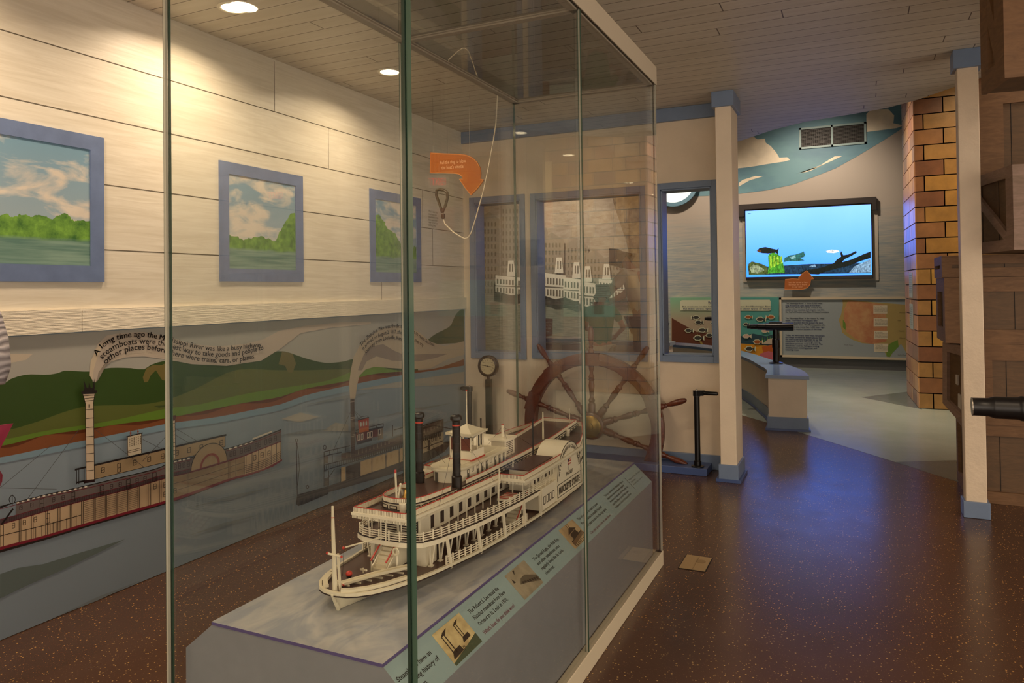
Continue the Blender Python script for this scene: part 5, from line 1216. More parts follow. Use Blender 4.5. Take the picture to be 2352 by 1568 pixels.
fl_(2, [(1938, 712), (1948, 690), (1990, 694), (2030, 699), (2038, 740), (2036, 784), (2006, 790), (1980, 786), (1962, 776), (1944, 762), (1938, 740)])
fl_(3, [(1936, 733), (1942, 742), (1943, 758), (1936, 752)]); fl_(3, [(2042, 790), (2062, 780), (2064, 796), (2048, 812), (2044, 820), (2036, 818), (2036, 805)])
for i in range(4):
    y = 701+i*29.3; fl_(4, [(2006+i*.6, y), (2038+i*.6, y), (2038+i*.6, y+19), (2006+i*.6, y+19)])
TXT = [(['The Mississippi River is about 2,350 miles', 'long. It starts at Lake Itasca in northern', 'Minnesota, flows through St. Louis in the', 'middle of the country, and empties out into', 'the Gulf of Mexico near New Orleans, Louisiana.'], 698, 4.95),
       (['The Mississippi River is the reason St. Louis', 'exists. The French fur trappers who', 'originally founded the city picked the spot', 'because of the river. The Mississippians, who', 'lived in the area more than 1,000 years ago,', 'chose their location because of the river.'], 732, 4.95),
       (['Today we have many other ways for people', 'and things to travel to distant places, but', 'the river is still very important to us. We', 'continue to use it to ship cargo such as', 'petroleum products, coal, and grains. The', 'river is also used for fishing, providing', 'drinking water, creating power, and', 'watering crops.'], 771, 4.75)]
b.mat(5)
for lines, y, st in TXT:
    for i, s_ in enumerate(lines): 
        p = at(1, yp-.006, 1804, y+i*st); text(b, s_, plane_fn(p, (1, 0, 0), (0, 0, 1)), .032, .02, width=glyphs(s_, .02)[2]*.032*1.02)
b.mat(6)
for i in range(4):
    for k in range(5): p = at(1, yp-.007, 2009+i*.6, 705+i*29.3+k*2.8); text(b, ('St. Louis, MO', 'The river is used to carry', 'grain and goods from the', 'middle of the country and', 'its many small towns')[k], plane_fn(p, (1, 0, 0), (0, 0, 1)), .017, 0, width=.17 if k else .1)
for x, y, s_ in ((1940, 793, 'Pacific Ocean'), (2062, 816, 'Gulf of Mexico'), (2066, 719, 'Minnesota'), (2062, 737, 'Iowa'), (2064, 761, 'Missouri'), (2066, 777, 'Arkansas')): text(b, s_, plane_fn(at(1, yp-.008, x, y), (1, 0, 0), (0, 0, 1)), .022, 0)
relief = NT('relief_map_colour'); n = relief.noise(relief.pos(), 6, 6, .65); relief.color(relief.mix(relief.ramp(n, .35, .65), lin('#b9764e'), lin('#c99a68'))); relief.b.inputs['Roughness'].default_value = .5
b.build('printed_map', [mat('panel_pale_blue', '#98a2a2', .45), ink('#b09a5e'), relief.mat, ink('#6d8f3a'), ink('#ded2b4'), ink('#2b3560'), ink('#40382e')], t, recalc=False)
# creatures panel
t = thing('creature_panel', (-2, YF-.05, 0), 'aquatic creature matching panel of green water, brown river bank and coral', 'exhibit panel')
a0 = -2.862; a1 = -1.125; b = MB(); b.box(a0, YF-.09, .13, a1, YF-.002, 1.135); yp2 = YF-.0905; pd = [0]
b.mi = [0]*6
def cp(i, pts): pd[0] += .0005; b.mat(i); b.poly([at(1, yp2-pd[0], x, y) for x, y in pts])
cp(1, [(1543, 730), (1560, 740), (1600, 762), (1640, 768), (1665, 770), (1665, 850), (1543, 850)])
cp(2, [(1600, 762), (1609, 780), (1618, 796), (1613, 796), (1604, 780)])
cp(3, [(1665, 683), (1789, 683), (1789, 850), (1665, 850)])
cp(4, [(1665, 768), (1700, 772), (1730, 766), (1760, 772), (1789, 764), (1789, 850), (1665, 850)])
cp(5, [(1665, 786), (1720, 790), (1760, 793), (1789, 796), (1789, 850), (1665, 850)])
cp(6, [(1750, 796), (1770, 792), (1789, 790), (1789, 850), (1755, 820)]); cp(7, [(1746, 812), (1765, 806), (1789, 812), (1789, 850), (1740, 850)])
for x in range(1748, 1785, 6): cp(8, [(x, 788), (x+3, 770+(x % 5)), (x+6, 788)])
cp(9, [(1750, 790), (1765, 778), (1789, 774), (1789, 790)])
cp(10, [(1562, 692), (1566, 689), (1768, 688), (1770, 692), (1770, 712), (1767, 714), (1563, 713)])
def fish(x, y, s_, c=11, fl=1):
    o_ = [(-9, 0), (-5, -4), (2, -4.5), (6, -1), (10, -4), (10, 4), (6, 1), (2, 4), (-5, 3.5)]
    cp(10, [(x+a*s_*fl*1.25, y+d*s_*1.35) for a, d in o_]); cp(c, [(x+a*s_*fl, y+d*s_) for a, d in o_])
fish(1598, 729, .9, 11, -1); fish(1605, 740, .9); fish(1640, 742, .8); fish(1582, 759, .9); fish(1614, 758, 1); fish(1604, 776, 1.1); fish(1630, 770, .9)
fish(1719, 728, .8, 12); fish(1747, 733, 1, 11); fish(1770, 728, .9, 12, -1); fish(1714, 745, .7, 11); fish(1715, 772, .9, 13); fish(1740, 785, 1.0, 12); fish(1722, 801, 1.1, 11); fish(1757, 760, .8, 13)
b.mat(14)
text(b, 'Where do they live?', plane_fn(at(1, yp2-.02, 1626, 697), (1, 0, 0), (0, 0, 1)), .05, .02)
text(b, 'Put creatures on the left side if they live in or near the Mississippi River.', plane_fn(at(1, yp2-.02, 1567, 705), (1, 0, 0), (0, 0, 1)), .03, .015, width=1.45)
text(b, 'Put them on the right side if you find them in other types of water.', plane_fn(at(1, yp2-.02, 1569, 710.5), (1, 0, 0), (0, 0, 1)), .03, .015, width=1.42)
gm = NT('panel_murky_water'); xx = gm.xyz(gm.pos()); gm.color(gm.mix(gm.ramp(xx[2], .75, 1.1), lin('#a3947c'), lin('#7fae8c'))); gm.b.inputs['Roughness'].default_value = .45
b.build('printed_panel', [gm.mat, ink('#5b3322'), ink('#8f7c3c'), ink('#4f948c'), ink('#2b4650'), ink('#c78a22'), ink('#b0561f'), ink('#b8606a'), ink('#4b8440'), ink('#b6a792'), ink('#c3c5a8'), ink('#3c3a34'), ink('#9a5526'), ink('#c6a592'), ink('#1f2a5c')], t, recalc=False)
# city and riverboat mural seen through the windows
t = thing('waterfront_mural', (-5.5, YF-.05, 0), 'grey etched mural of an old city waterfront with white riverboats, seen through the wall openings', 'mural')
ym = YF-.03; b = MB(); b.box(-9.0, ym, .02, -3.02, YF-.002, 3.9); pd = [0]
def ml(i, pts): pd[0] += .0004; b.mat(i); b.poly([at(1, ym-pd[0], x, y) for x, y in pts])
ml(1, [(900, 700), (1490, 700), (1490, 900), (900, 900)])
R = random.Random(4)
for x0_, w_, top_ in ((1100, 48, 500), (1150, 42, 470), (1196, 60, 520), (1240, 56, 548), (1300, 50, 560), (1345, 40, 585), (1380, 46, 600), (1420, 60, 610)):
    ml(2, [(x0_, top_), (x0_+w_/2, top_-14), (x0_+w_, top_+4), (x0_+w_, 690), (x0_, 690)])
    for yy in range(top_+10, 680, 17):
        for xx_ in range(x0_+4, x0_+w_-4, 8): ml(3, [(xx_, yy), (xx_+3.6, yy), (xx_+3.6, yy+10), (xx_, yy+10)])
def mboat(x0_, y0_, w_, h_, pil):
    ml(4, [(x0_, y0_), (x0_+w_, y0_+h_*.12), (x0_+w_, y0_+h_*.92), (x0_+w_*.6, y0_+h_), (x0_, y0_+h_*.8)])
    for r_ in range(2):
        for k in range(int(w_/7)):
            xx_ = x0_+3+k*7; yy = y0_+h_*(.18+.42*r_)+k*.6; ml(5, [(xx_, yy), (xx_+3.8, yy+.3), (xx_+3.8, yy+h_*.24), (xx_, yy+h_*.24)])
    ml(5, [(x0_, y0_+h_*.5), (x0_+w_, y0_+h_*.56), (x0_+w_, y0_+h_*.59), (x0_, y0_+h_*.53)])
    ml(4, [(x0_+w_*pil, y0_-34), (x0_+w_*pil+12, y0_-34), (x0_+w_*pil+16, y0_+2), (x0_+w_*pil-4, y0_+2)])
    for k in range(2): ml(5, [(x0_+w_*pil+2+k*6, y0_-26), (x0_+w_*pil+5+k*6, y0_-26), (x0_+w_*pil+5+k*6, y0_-8), (x0_+w_*pil+2+k*6, y0_-8)])
mboat(1138, 632, 62, 46, .48); mboat(1239, 625, 60, 62, .65); mboat(1294, 636, 48, 56, .5); mboat(1330, 645, 46, 64, .3); mboat(1375, 640, 60, 46, .2)
ml(6, [(1402, 430), (1490, 430), (1490, 800), (1440, 560), (1420, 500), (1410, 470)])
bk = NT('etched_sky'); n = bk.noise(bk.scaled(bk.pos(), (2, 1, 6)), 3, 6, .7); bk.color(bk.mix(bk.ramp(n, .35, .65), lin('#8b7d6c'), lin('#a9a08f')))
wt = NT('etched_water'); n = wt.noise(wt.scaled(wt.pos(), (3, 1, 30)), 2, 5); wt.color(wt.mix(wt.ramp(n, .35, .65), lin('#6d7263'), lin('#90917d')))
tk = NT('etched_tree'); n = tk.noise(tk.pos(), 14, 6, .7); tk.color(tk.mix(tk.ramp(n, .4, .6), lin('#4a3c2b'), lin('#7d6a4c')))
b.build('printed_mural', [bk.mat, wt.mat, ink('#8c8272'), ink('#66604f'), ink('#dcd6c6'), ink('#5a5446'), tk.mat, ink('#969183')], t, recalc=False)
# porthole light, a pale disc high on the far wall left part
t = thing('porthole_sign', (-2.9, YF-.1, 2.9), 'pale blue edge lit round disc high on the far wall, seen through the right opening', 'sign')
c_ = at(1, YF-.12, 1548, 418); b = MB(); b.lathe([(.36, .02), (.42, .02), (.42, -.03), (.36, -.03)], c_, (0, 1, 0), 48); b.build('rim', mat('blue_ring', '#6b93a8', .4), t, smooth=True)
b = MB(); b.lathe([(.355, -.031), (.355, -.036)], c_, (0, 1, 0), 48); b.build('disc', mat('pale_disc', '#dfe8e4', .4, emit='#dfe8e4', estr=.55), t)
b = MB(); b.prism([at(1, YF-.05, *p) for p in ((1500, 430), (1592, 430), (1580, 452), (1550, 470), (1500, 484))], (0, .04, 0)); tag(b.build('dark_wall_sweep', mat('dark_slate_paint', '#4a4c4b', .5)), 'dark curved sweep of paint beneath the round disc on the far wall', 'wall panel')

# curved counter with blue top
inner = [(-.725, 7.03), (-.745, 7.35), (-.80, 7.62), (-.89, 7.90), (-1.02, 8.35), (-1.19, 8.83), (-1.45, 9.4), (-1.75, 9.85), (-2.2, 10.25), (-2.7, 10.45), (-3.4, 10.6)]
outer = [(-.40, 7.06), (-.47, 7.45), (-.58, 7.80), (-.74, 8.2), (-.90, 8.60), (-1.10, 9.1), (-1.38, 9.7), (-1.68, 10.15), (-2.1, 10.58), (-2.65, 10.82), (-3.4, 10.95)]
def finer(P):
    out = []
    for i in range(len(P)-1):
        p0, p1, p2, p3 = (Vector(P[max(i-1, 0)]), Vector(P[i]), Vector(P[i+1]), Vector(P[min(i+2, len(P)-1)]))
        for k in range(5):
            t_ = k/5; out.append(tuple(.5*((2*p1)+(p2-p0)*t_+(2*p0-5*p1+4*p2-p3)*t_*t_+(3*p1-p0-3*p2+p3)*t_**3)))
    return out+[tuple(P[-1])]
inner, outer = finer(inner), finer(outer)
t = thing('curved_counter', (-.9, 8.3, 0), 'curving low counter with blue top and cream sides in the far hall', 'counter')
def slab(b, A, B_, z0, z1, grow=0):
    n = len(A); vs = []
    for i in range(n):
        a = Vector(A[i]+(0,)); c_ = Vector(B_[i]+(0,)); d = (c_-a).normalized(); a = a-d*grow; c_ = c_+d*grow
        if i == 0: f = (Vector(A[0]+(0,))-Vector(A[1]+(0,))).normalized()*grow; a += f; c_ += f
        vs += [(a.x, a.y, z0), (c_.x, c_.y, z0), (c_.x, c_.y, z1), (a.x, a.y, z1)]
    fs = []
    for i in range(n-1):
        for k in range(4): fs.append([i*4+k, i*4+(k+1) % 4, (i+1)*4+(k+1) % 4, (i+1)*4+k])
    fs.append([3, 2, 1, 0]); fs.append([(n-1)*4+k for k in range(4)]); b.add(vs, fs)
b = MB(); slab(b, inner, outer, .03, .467); b.build('side_wall', M['cream'], t)
b = MB(); slab(b, inner, outer, .467, .50, .022); b.build('blue_top', mat('glossy_blue_top', '#7289ad', .16), t)
b = MB(); slab(b, inner, outer, .018, .12, .012); b.mat(1); slab(b, inner, outer, 0, .018, .028); b.build('blue_base', [M['blue'], M['blue_dark']], t)
def telescope(x, y, z, h, lab, L_=.42, r=.028, ang=0, scale=1):
    t = thing('telescope', (x, y, z), lab, 'telescope'); b = MB()
    b.lathe([(.07*scale, 0), (.07*scale, .008), (.032, .02), (.032, h*.45), (.038, h*.46), (.038, h*.7), (.03, h*.72), (.03, h)], (x, y, z), n=20); b.build('stand', M['black'], t, smooth=True)
    d = Vector((math.cos(ang), math.sin(ang), 0)); c_ = Vector((x, y, z+h+r*.6)); b = MB()
    b.lathe([(r*.35, -L_*.62), (r*.5, -L_*.62), (r*.5, -L_*.60), (r*.52, -L_*.55), (r*.62, -L_*.54), (r*.66, -L_*.40), (r*.78, -L_*.39), (r*.84, -L_*.22), (r*.95, -L_*.21), (r, 0), (r, L_*.36), (r*1.04, L_*.37), (r*1.04, L_*.38), (r*.8, L_*.38)], c_, d, 20); b.build('barrel', M['black'], t, smooth=True)
    b = MB(); b.lathe([(r*.8, L_*.36), (r*.8, L_*.365)], c_, d, 20); b.build('lens', mat('dark_lens', '#101418', .05), t)
    b = MB(); b.obox(c_+Vector((0, 0, r*1.1)), d*L_*.14, Vector((-d.y, d.x, 0))*r*.5, (0, 0, r*.25)); b.build('top_bracket', M['black'], t)
    return t
telescope(-.752, 8.10, .50, .355, 'black telescope on a black stand standing on the curved counter', .46, .042)
telescope(-1.53, 9.74, .50, .37, 'black telescope farther along the curved counter, mostly behind the square column', .40, .04)
# round exhibit counter with orange sign
t = thing('round_counter', (-3.15, 8.0, 0), 'round counter with blue top and wooden drum side beyond the wide opening', 'counter')
b = MB(); b.lathe([(.22, 0), (.22, .66)], (-3.15, 8.1, 0), n=40); b.build('drum', mat('brown_drum', '#7a5a40', .4), t, smooth=True)
b = MB(); b.lathe([(.26, .685), (.27, .69), (.27, .725), (.262, .73)], (-3.15, 8.1, 0), n=40); b.build('round_top', mat('blue_round_top', '#6f86a5', .2), t, smooth=True)
t = thing('arrow_sign', (-3.28, 8.1, .73), 'small orange sign standing on the round counter, seen through the wide opening', 'sign')
P_ = [at(1, 8.05, *p) for p in ((1251, 731), (1269, 732), (1269, 770), (1253, 773), (1247, 752))]; b = MB(); b.prism(P_, (0, .006, 0)); b.build('panel', M['orange'], t)
b = MB()
for i in range(4): text(b, ('Look at', 'the city', 'on the', 'river')[i], plane_fn(at(1, 8.047, 1252, 741+i*7), (1, 0, 0), (0, 0, 1)), .028, 0)
b.build('sign_lettering', ink('#f3b98a'), t)
b = MB(); b.box(-2.95, 8.8, .0, -2.05, 9.05, .60); b.mat(1).box(-3.0, 8.77, .60, -2.02, 9.08, .64)
tag(b.build('low_ledge', [M['cream'], mat('grey_ledge_top', '#8d97a3', .3)]), 'low cream ledge with pale top behind the round counter', 'ledge')
# unseen spotlights added to brighten the far hall, its people and the bricks
def hall_fill(x, y, z, tx, ty, tz, power, size=.5, color=(1, .80, .62)):
    l = bpy.data.lights.new('hall_fill_spot', 'SPOT'); l.energy = power; l.color = color; l.spot_size = math.radians(95); l.spot_blend = .9; l.shadow_soft_size = .08
    o = bpy.data.objects.new('hall_fill_spot', l); COL.objects.link(o); o.location = (x, y, z); o.rotation_euler = (Vector((tx, ty, tz))-Vector((x, y, z))).to_track_quat('-Z', 'Y').to_euler()
    t = thing('fill_light', (x, y, z), 'black cylinder spotlight added out of sight to brighten the far hall', 'fill light', 'added fill spotlights of the far hall'); b = MB(); d = (Vector((tx, ty, tz))-Vector((x, y, z))).normalized()
    b.lathe([(.05, -.16), (.06, -.02), (.06, -.01), (.045, -.02)], (x, y, z), d, 16); b.build('can', M['black'], t); b = MB(); b.bar(Vector((x, y, z))-d*.1, Vector((x, y, ZH))-Vector((0, 0, .0)), .012); b.build('drop_rod', M['black'], t)
hall_fill(-.6, 10.9, 3.9, -.5, 12.6, 2.5, 130); hall_fill(-2.4, 10.9, 3.9, -2.4, 12.6, 1.6, 120); hall_fill(-4.6, 10.4, 3.9, -4.9, 12.6, 1.4, 300)
hall_fill(-.1, 8.9, 4.0, .1, 9.3, 0, 230); hall_fill(1.3, 7.3, 3.8, 1.2, 8.8, 1.0, 120, color=(1, .76, .46)); hall_fill(-2.9, 8.0, 4.0, -2.6, 8.3, .6, 260); hall_fill(-1.0, 7.9, 3.9, -.6, 7.3, 0, 90)
# ------------------------------------------------------------------ brick facade
t = thing('brick_chimney_wall', (.62, 8.8, 0), 'tall pillar of large yellow and brown painted bricks at the right of the far hall', 'brick pillar')
cx0, cy0 = .604, 8.80; ex0, ey0 = .560, 9.95; course = .163; ZT = 4.4; mort = .011
cols_ = ['#8a5c38', '#7b4f33', '#a87c3c', '#9f7640', '#bb8d40', '#96683f']
bm_ = []
for c in cols_:
    q = NT('painted_brick'); n = q.noise(q.pos(), 7, 6, .6); c0 = lin(c)
    q.color(q.mix(q.ramp(n, .3, .7), tuple(v*.78 for v in c0[:3])+(1,), tuple(min(1, v*1.18) for v in c0[:3])+(1,))); q.b.inputs['Roughness'].default_value = .33; q.bump(q.noise(q.pos(), 40, 4), .15, .004); bm_.append(q.mat)
b = MB(); b.box(cx0+.004, cy0+.006, 0, 4.6, cy0+.25, ZT); b.prism([(cx0+.006, cy0+.006, 0), (cx0+.5, cy0+.006, 0), (cx0+.5, ey0, 0), (ex0+.006, ey0, 0)], (0, 0, ZT)); b.build('mortar_backing', mat('dark_mortar', '#2a1c12', .7), t)
R = random.Random(11); b = MB(); row = 0; z = 0
while z < ZT-course:
    z0, z1 = z+mort/2, z+course-mort/2
    low = row < 10
    x = cx0+(0 if row % 2 else 0)
    if low: seq = ([('sq', .132), ('sq', .135), ('L', .27)] if row % 2 == 0 else [('B', .285), ('L', .27)])
    else: seq = ([('b', .088), ('Y', .32)] if row % 2 == 0 else [('B', .27), ('y', .17)])
    first = True; k = 0
    while x < 4.55:
        typ, wd = seq[k] if k < len(seq) else (('Y', .32) if (k+row) % 2 else ('B', .27)); k += 1
        if typ == 'sq': mi = R.choice([4, 2, 3]) if row > 0 else 3
        elif typ in ('Y', 'y'): mi = R.choice([2, 3, 2])
        elif typ == 'L': mi = R.choice([3, 5])
        else: mi = R.choice([0, 1, 5])
        b.mat(mi).box(x, cy0-.002, z0, min(x+wd-mort, 4.58), cy0+.02, z1); x += wd
    z += course; row += 1
b.build('front_bricks', bm_, t)
pk = ['#b98a6a', '#a97c66', '#c79a6c', '#94705c', '#c0936b']; pm = [mat('side_brick', c, .3, var=.12, vscale=9) for c in pk]
b = MB(); d = Vector((ex0-cx0, ey0-cy0, 0)); L_ = d.length; d.normalize(); nn = Vector((-d.y, d.x, 0)); row = 0; z = 0
while z < ZT-course:
    z0, z1 = z+mort/2, z+course-mort/2; a = 0; k = row % 2
    while a < L_-.03:
        wd = (.17, .34)[k % 2]; wd = min(wd, L_-a); c_ = Vector((cx0, cy0, 0))+d*(a+wd/2-mort/2)
        b.mat(R.randrange(5)).obox((c_.x, c_.y, (z0+z1)/2), d*(wd-mort)/2, nn*.01, (0, 0, (z1-z0)/2)); a += wd; k += 1
    z += course; row += 1
b.build('side_bricks', pm, t)
# notices on the facade
t = thing('notice_board', (-.0+.57, 9.3, .95), 'narrow pale notice fixed to the left side of the brick pillar', 'notice')
c_ = Vector((cx0, cy0, 0))+d*.50; b = MB(); b.obox((c_.x, c_.y, 1.30), d*.16, nn*.013, (0, 0, .14)); b.obox((c_.x, c_.y, .95), d*.16, nn*.013, (0, 0, .14)); b.mat(1)
off = nn*.0145
for k in range(9): text(b, 'river pilots read the water', (lambda kk: (lambda u_, v_: Vector((c_.x, c_.y, 1.40-kk*.024))+off-d*(u_-.14)+Vector((0, 0, v_))))(k), .018, .0, width=.26)
for k in range(9): text(b, 'before every long journey', (lambda kk: (lambda u_, v_: Vector((c_.x, c_.y, 1.05-kk*.024))+off-d*(u_-.14)+Vector((0, 0, v_))))(k), .018, .0, width=.26)
b.build('notice', [mat('pale_notice', '#a9b6ae', .4), ink('#33414a')], t)
t = thing('wall_poster', (1.55, cy0-.01, .95), 'pale teal poster with paragraphs and a square picture on the brick wall', 'poster')
b = MB(); b.box(1.03, cy0-.012, .95, 2.1, cy0-.003, 1.44); b.mat(1)
for k in range(9): text(b, 'The levee was crowded with boats', plane_fn((1.08, cy0-.0135, 1.38-k*.028), (1, 0, 0), (0, 0, 1)), .022, .01, width=.42)
b.mat(2).box(1.17, cy0-.0135, .98, 1.30, cy0-.012, 1.14); b.build('printed_sheet', [mat('teal_poster', '#86b5a4', .4), ink('#2c3a3c'), ink('#6b4f3c')], t)
t = thing('hanging_banner', (1.97, cy0-.02, 2.1), 'narrow cream and orange banner hanging high on the brick wall', 'banner')
b = MB(); b.box(1.84, cy0-.014, 2.1, 2.12, cy0-.004, 2.96); b.mat(1).box(1.84, cy0-.016, 2.1, 2.12, cy0-.014, 2.45); b.build('cloth', [mat('cream_banner', '#d8c08a', .6), ink('#cf8040')], t)
# ------------------------------------------------------------------ wooden crates
def cwood(nm, a, c_, r=.6):
    t = NT(nm); p = t.pos(); n = t.noise(t.scaled(p, (5, 5, 22)), 1.6, 6, .6, 1.2); t.color(t.mix(t.ramp(n, .3, .7), lin(a), lin(c_))); t.b.inputs['Roughness'].default_value = r; t.bump(n, .3, .004); return t.mat
M['crate'] = cwood('crate_batten_wood', '#644629', '#7f5c3b'); M['crate2'] = cwood('crate_board_wood', '#554029', '#6b4f33'); M['crate3'] = cwood('grey_crate_wood', '#7a6350', '#95796a')
def crate(x, y, z, w_, d_, h_, lab, rot=0, front='plain', left='plain', mt=None, bt=.07, name='wooden_crate'):
    """crate with framed faces; (x, y) is the near left corner, rotated about it"""
    t = thing(name, (x, y, z), lab, 'crate'); mt = mt or M['crate']; g_ = .02
    b = MB(); b.box(x+g_, y+g_, z+.001, x+w_-g_, y+d_-g_, z+h_-.001)
    n = max(2, int(w_/.16)); b.mat(1)
    for i in range(1, n): b.box(x+i*w_/n-.0015, y+g_-.002, z+.01, x+i*w_/n+.0015, y+g_, z+h_-.01)
    n = max(2, int(d_/.16))
    for i in range(1, n): b.box(x+g_-.002, y+i*d_/n-.0015, z+.01, x+g_, y+i*d_/n+.0015, z+h_-.01)
    b.rot(rot, (x, y)); b.build('boards', [M['crate2'], M['dark']], t)
    b = MB()
    for zz in (z, z+h_-bt): b.box(x, y, zz, x+w_, y+g_, zz+bt); b.box(x, y+g_, zz, x+g_, y+d_, zz+bt)
    for xx_ in (x, x+w_-bt): b.box(xx_, y, z+bt, xx_+bt, y+g_, z+h_-bt)
    for yy in (y+g_, y+d_-bt): b.box(x, yy, z+bt, x+g_, yy+bt, z+h_-bt)
    if front == 'mid':
        for fx in (.4, .55): b.box(x+w_*fx, y, z+bt, x+w_*fx+.12, y+g_, z+h_-bt)
    if front == 'diag': b.bar((x+bt, y+g_/2, z+bt), (x+w_-bt, y+g_/2, z+h_-bt), g_, bt, up=(0, 0, 1))
    if left == 'diag': b.bar((x+g_/2, y+bt*.6, z+bt*.6), (x+g_/2, y+d_-bt*.6, z+h_-bt*.6), g_*.9, bt*.8, up=(0, 0, 1))
    if left == 'diag2': b.bar((x+g_/2, y+bt*.6, z+h_-bt*.6), (x+g_/2, y+d_-bt*.6, z+bt*.6), g_*.9, bt*.8, up=(0, 0, 1))
    b.rot(rot, (x, y)); b.build('battens', mt, t)
    return t
crate(.600, 5.14, 0, 1.5, .55, .470, 'bottom wooden crate resting on the floor behind the rough post')
crate(.636, 5.12, .470, 1.5, .6, .475, 'large wooden crate stacked second from the floor, behind the telescope barrel', bt=.095)
t = crate(.50, 5.22, .56, .30, .26, .44, 'grey crate turned on its corner beside the brick pillar, left of the rough post', rot=math.radians(32), left='plain', mt=M['crate3'], bt=.055) if False else None
crate(.494, 5.12, .946, 1.25, .5, .395, 'wooden crate with double middle battens, third level of the stack', front='mid', bt=.085)
crate(.484, 5.14, 1.343, 1.3, .45, .132, 'shallow wooden crate lid on the third level crate', bt=.055)
crate(.765, 4.60, 1.478, .9, .62, .45, 'greyish wooden crate lit violet, with a diagonal brace on its open side', rot=math.radians(14), left='diag', mt=M['crate3'], bt=.062)
crate(.735, 5.45, 1.50, 1.9, .4, 1.06, 'huge wooden crate with a long diagonal batten behind the hanging crates', front='diag', bt=.13)
crate(.563, 3.50, 2.128, .9, .27, .49, 'highest wooden crate touching the ceiling at the upper right, diagonal side brace', rot=math.radians(9.4), left='diag', bt=.085)
# slanted grey crate
t = thing('wooden_crate', (.54, 5.0, .47), 'narrow slanting grey brown crate with a small white latch, left of the rough post', 'crate')
A_ = [at(1, 5.30, *p) for p in ((2172, 786), (2172, 925))]; B_ = [at(1, 5.02, *p) for p in ((2226, 795), (2226, 985))]
b = MB(); b.prism([A_[0], B_[0], B_[1], A_[1]], (.03, .04, 0)); b.build('boards', M['crate2'], t)
b = MB(); u_ = (B_[0]-A_[0]); v_ = (B_[1]-A_[1]); nn2 = Vector((-.018, -.012, 0))
def ip(s_, r_): return (A_[0]+u_*s_).lerp(A_[1]+v_*s_, r_)
for q in (((0, 0), (1, 0), (1, .13), (0, .13)), ((0, .87), (1, .87), (1, 1), (0, 1)), ((0, .13), (.2, .13), (.2, .87), (0, .87)), ((.82, .13), (1, .13), (1, .87), (.82, .87))): b.prism([ip(*k)+nn2 for k in q], -nn2)
b.build('battens', M['crate3'], t)
b = MB()
for q in (((.52, .42), (.60, .42), (.60, .55), (.52, .55)), ((.62, .66), (.75, .66), (.75, .84), (.62, .84))): b.prism([ip(*k)+nn2*.6 for k in q], -nn2*.5)
b.build('latch', mat('pale_latch', '#b9b0a2', .4), t)
# near telescope at the right border
t = thing('telescope', (1.02, 3.4, 0), 'black telescope barrel reaching in from the right edge in front of the rough post', 'telescope')
b = MB(); z = .816; b.lathe([(.030, 0), (.035, 0), (.036, .002), (.035, .004), (.036, .055), (.042, .072), (.043, .075), (.043, .15), (.046, .158), (.048, .162), (.048, .34), (.054, .36), (.054, .60), (.048, .62), (.048, .64)], (.414, 3.4, z), (1, -.02, .01), 28); b.build('barrel', mat('black_satin', '#121012', .38), t, smooth=True)
b = MB(); b.lathe([(.0345, -.001), (.0362, -.001), (.0362, .002), (.0345, .002)], (.414, 3.4, z), (1, -.02, .01), 28); b.build('eyepiece_ring', M['metal'], t)
b = MB(); b.lathe([(.030, .012), (.030, .014)], (.414, 3.4, z), (1, -.02, .01), 28); b.build('lens', mat('dark_lens2', '#2c2f33', .08), t)
b = MB(); b.lathe([(.11, 0), (.11, .012), (.045, .02), (.04, .7), (.05, .71), (.05, .77)], (.86, 3.392, 0), n=24); b.build('stand', M['black'], t, smooth=True)
# exit sign out of frame, mirrored in the case
t = thing('exit_sign', (1.06, 4.40, 1.95), 'white exit sign with red letters, visible as a reflection in the display case', 'exit sign')
b = MB(); c_ = Vector((.93, 4.38, 2.06)); f_ = Vector((-.5, -.86, 0)).normalized(); r_ = Vector((-f_.y, f_.x, 0)); b.obox(c_, r_*.07, f_*.015, (0, 0, .042)); b.build('housing', M['white'], t)
b = MB(); text(b, 'EXIT', plane_fn(c_+f_*.016-Vector((0, 0, .025)), r_, (0, 0, 1)), .07, .02, align='c', width=.105); b.build('exit_lettering', mat('exit_red', '#ff2020', .4, emit='#ff3030', estr=1.5), t, recalc=False)
b = MB(); b.bar(c_+Vector((0, 0, .07)), (c_.x, c_.y, ZC), .012); b.build('drop_rod', M['metal'], t)
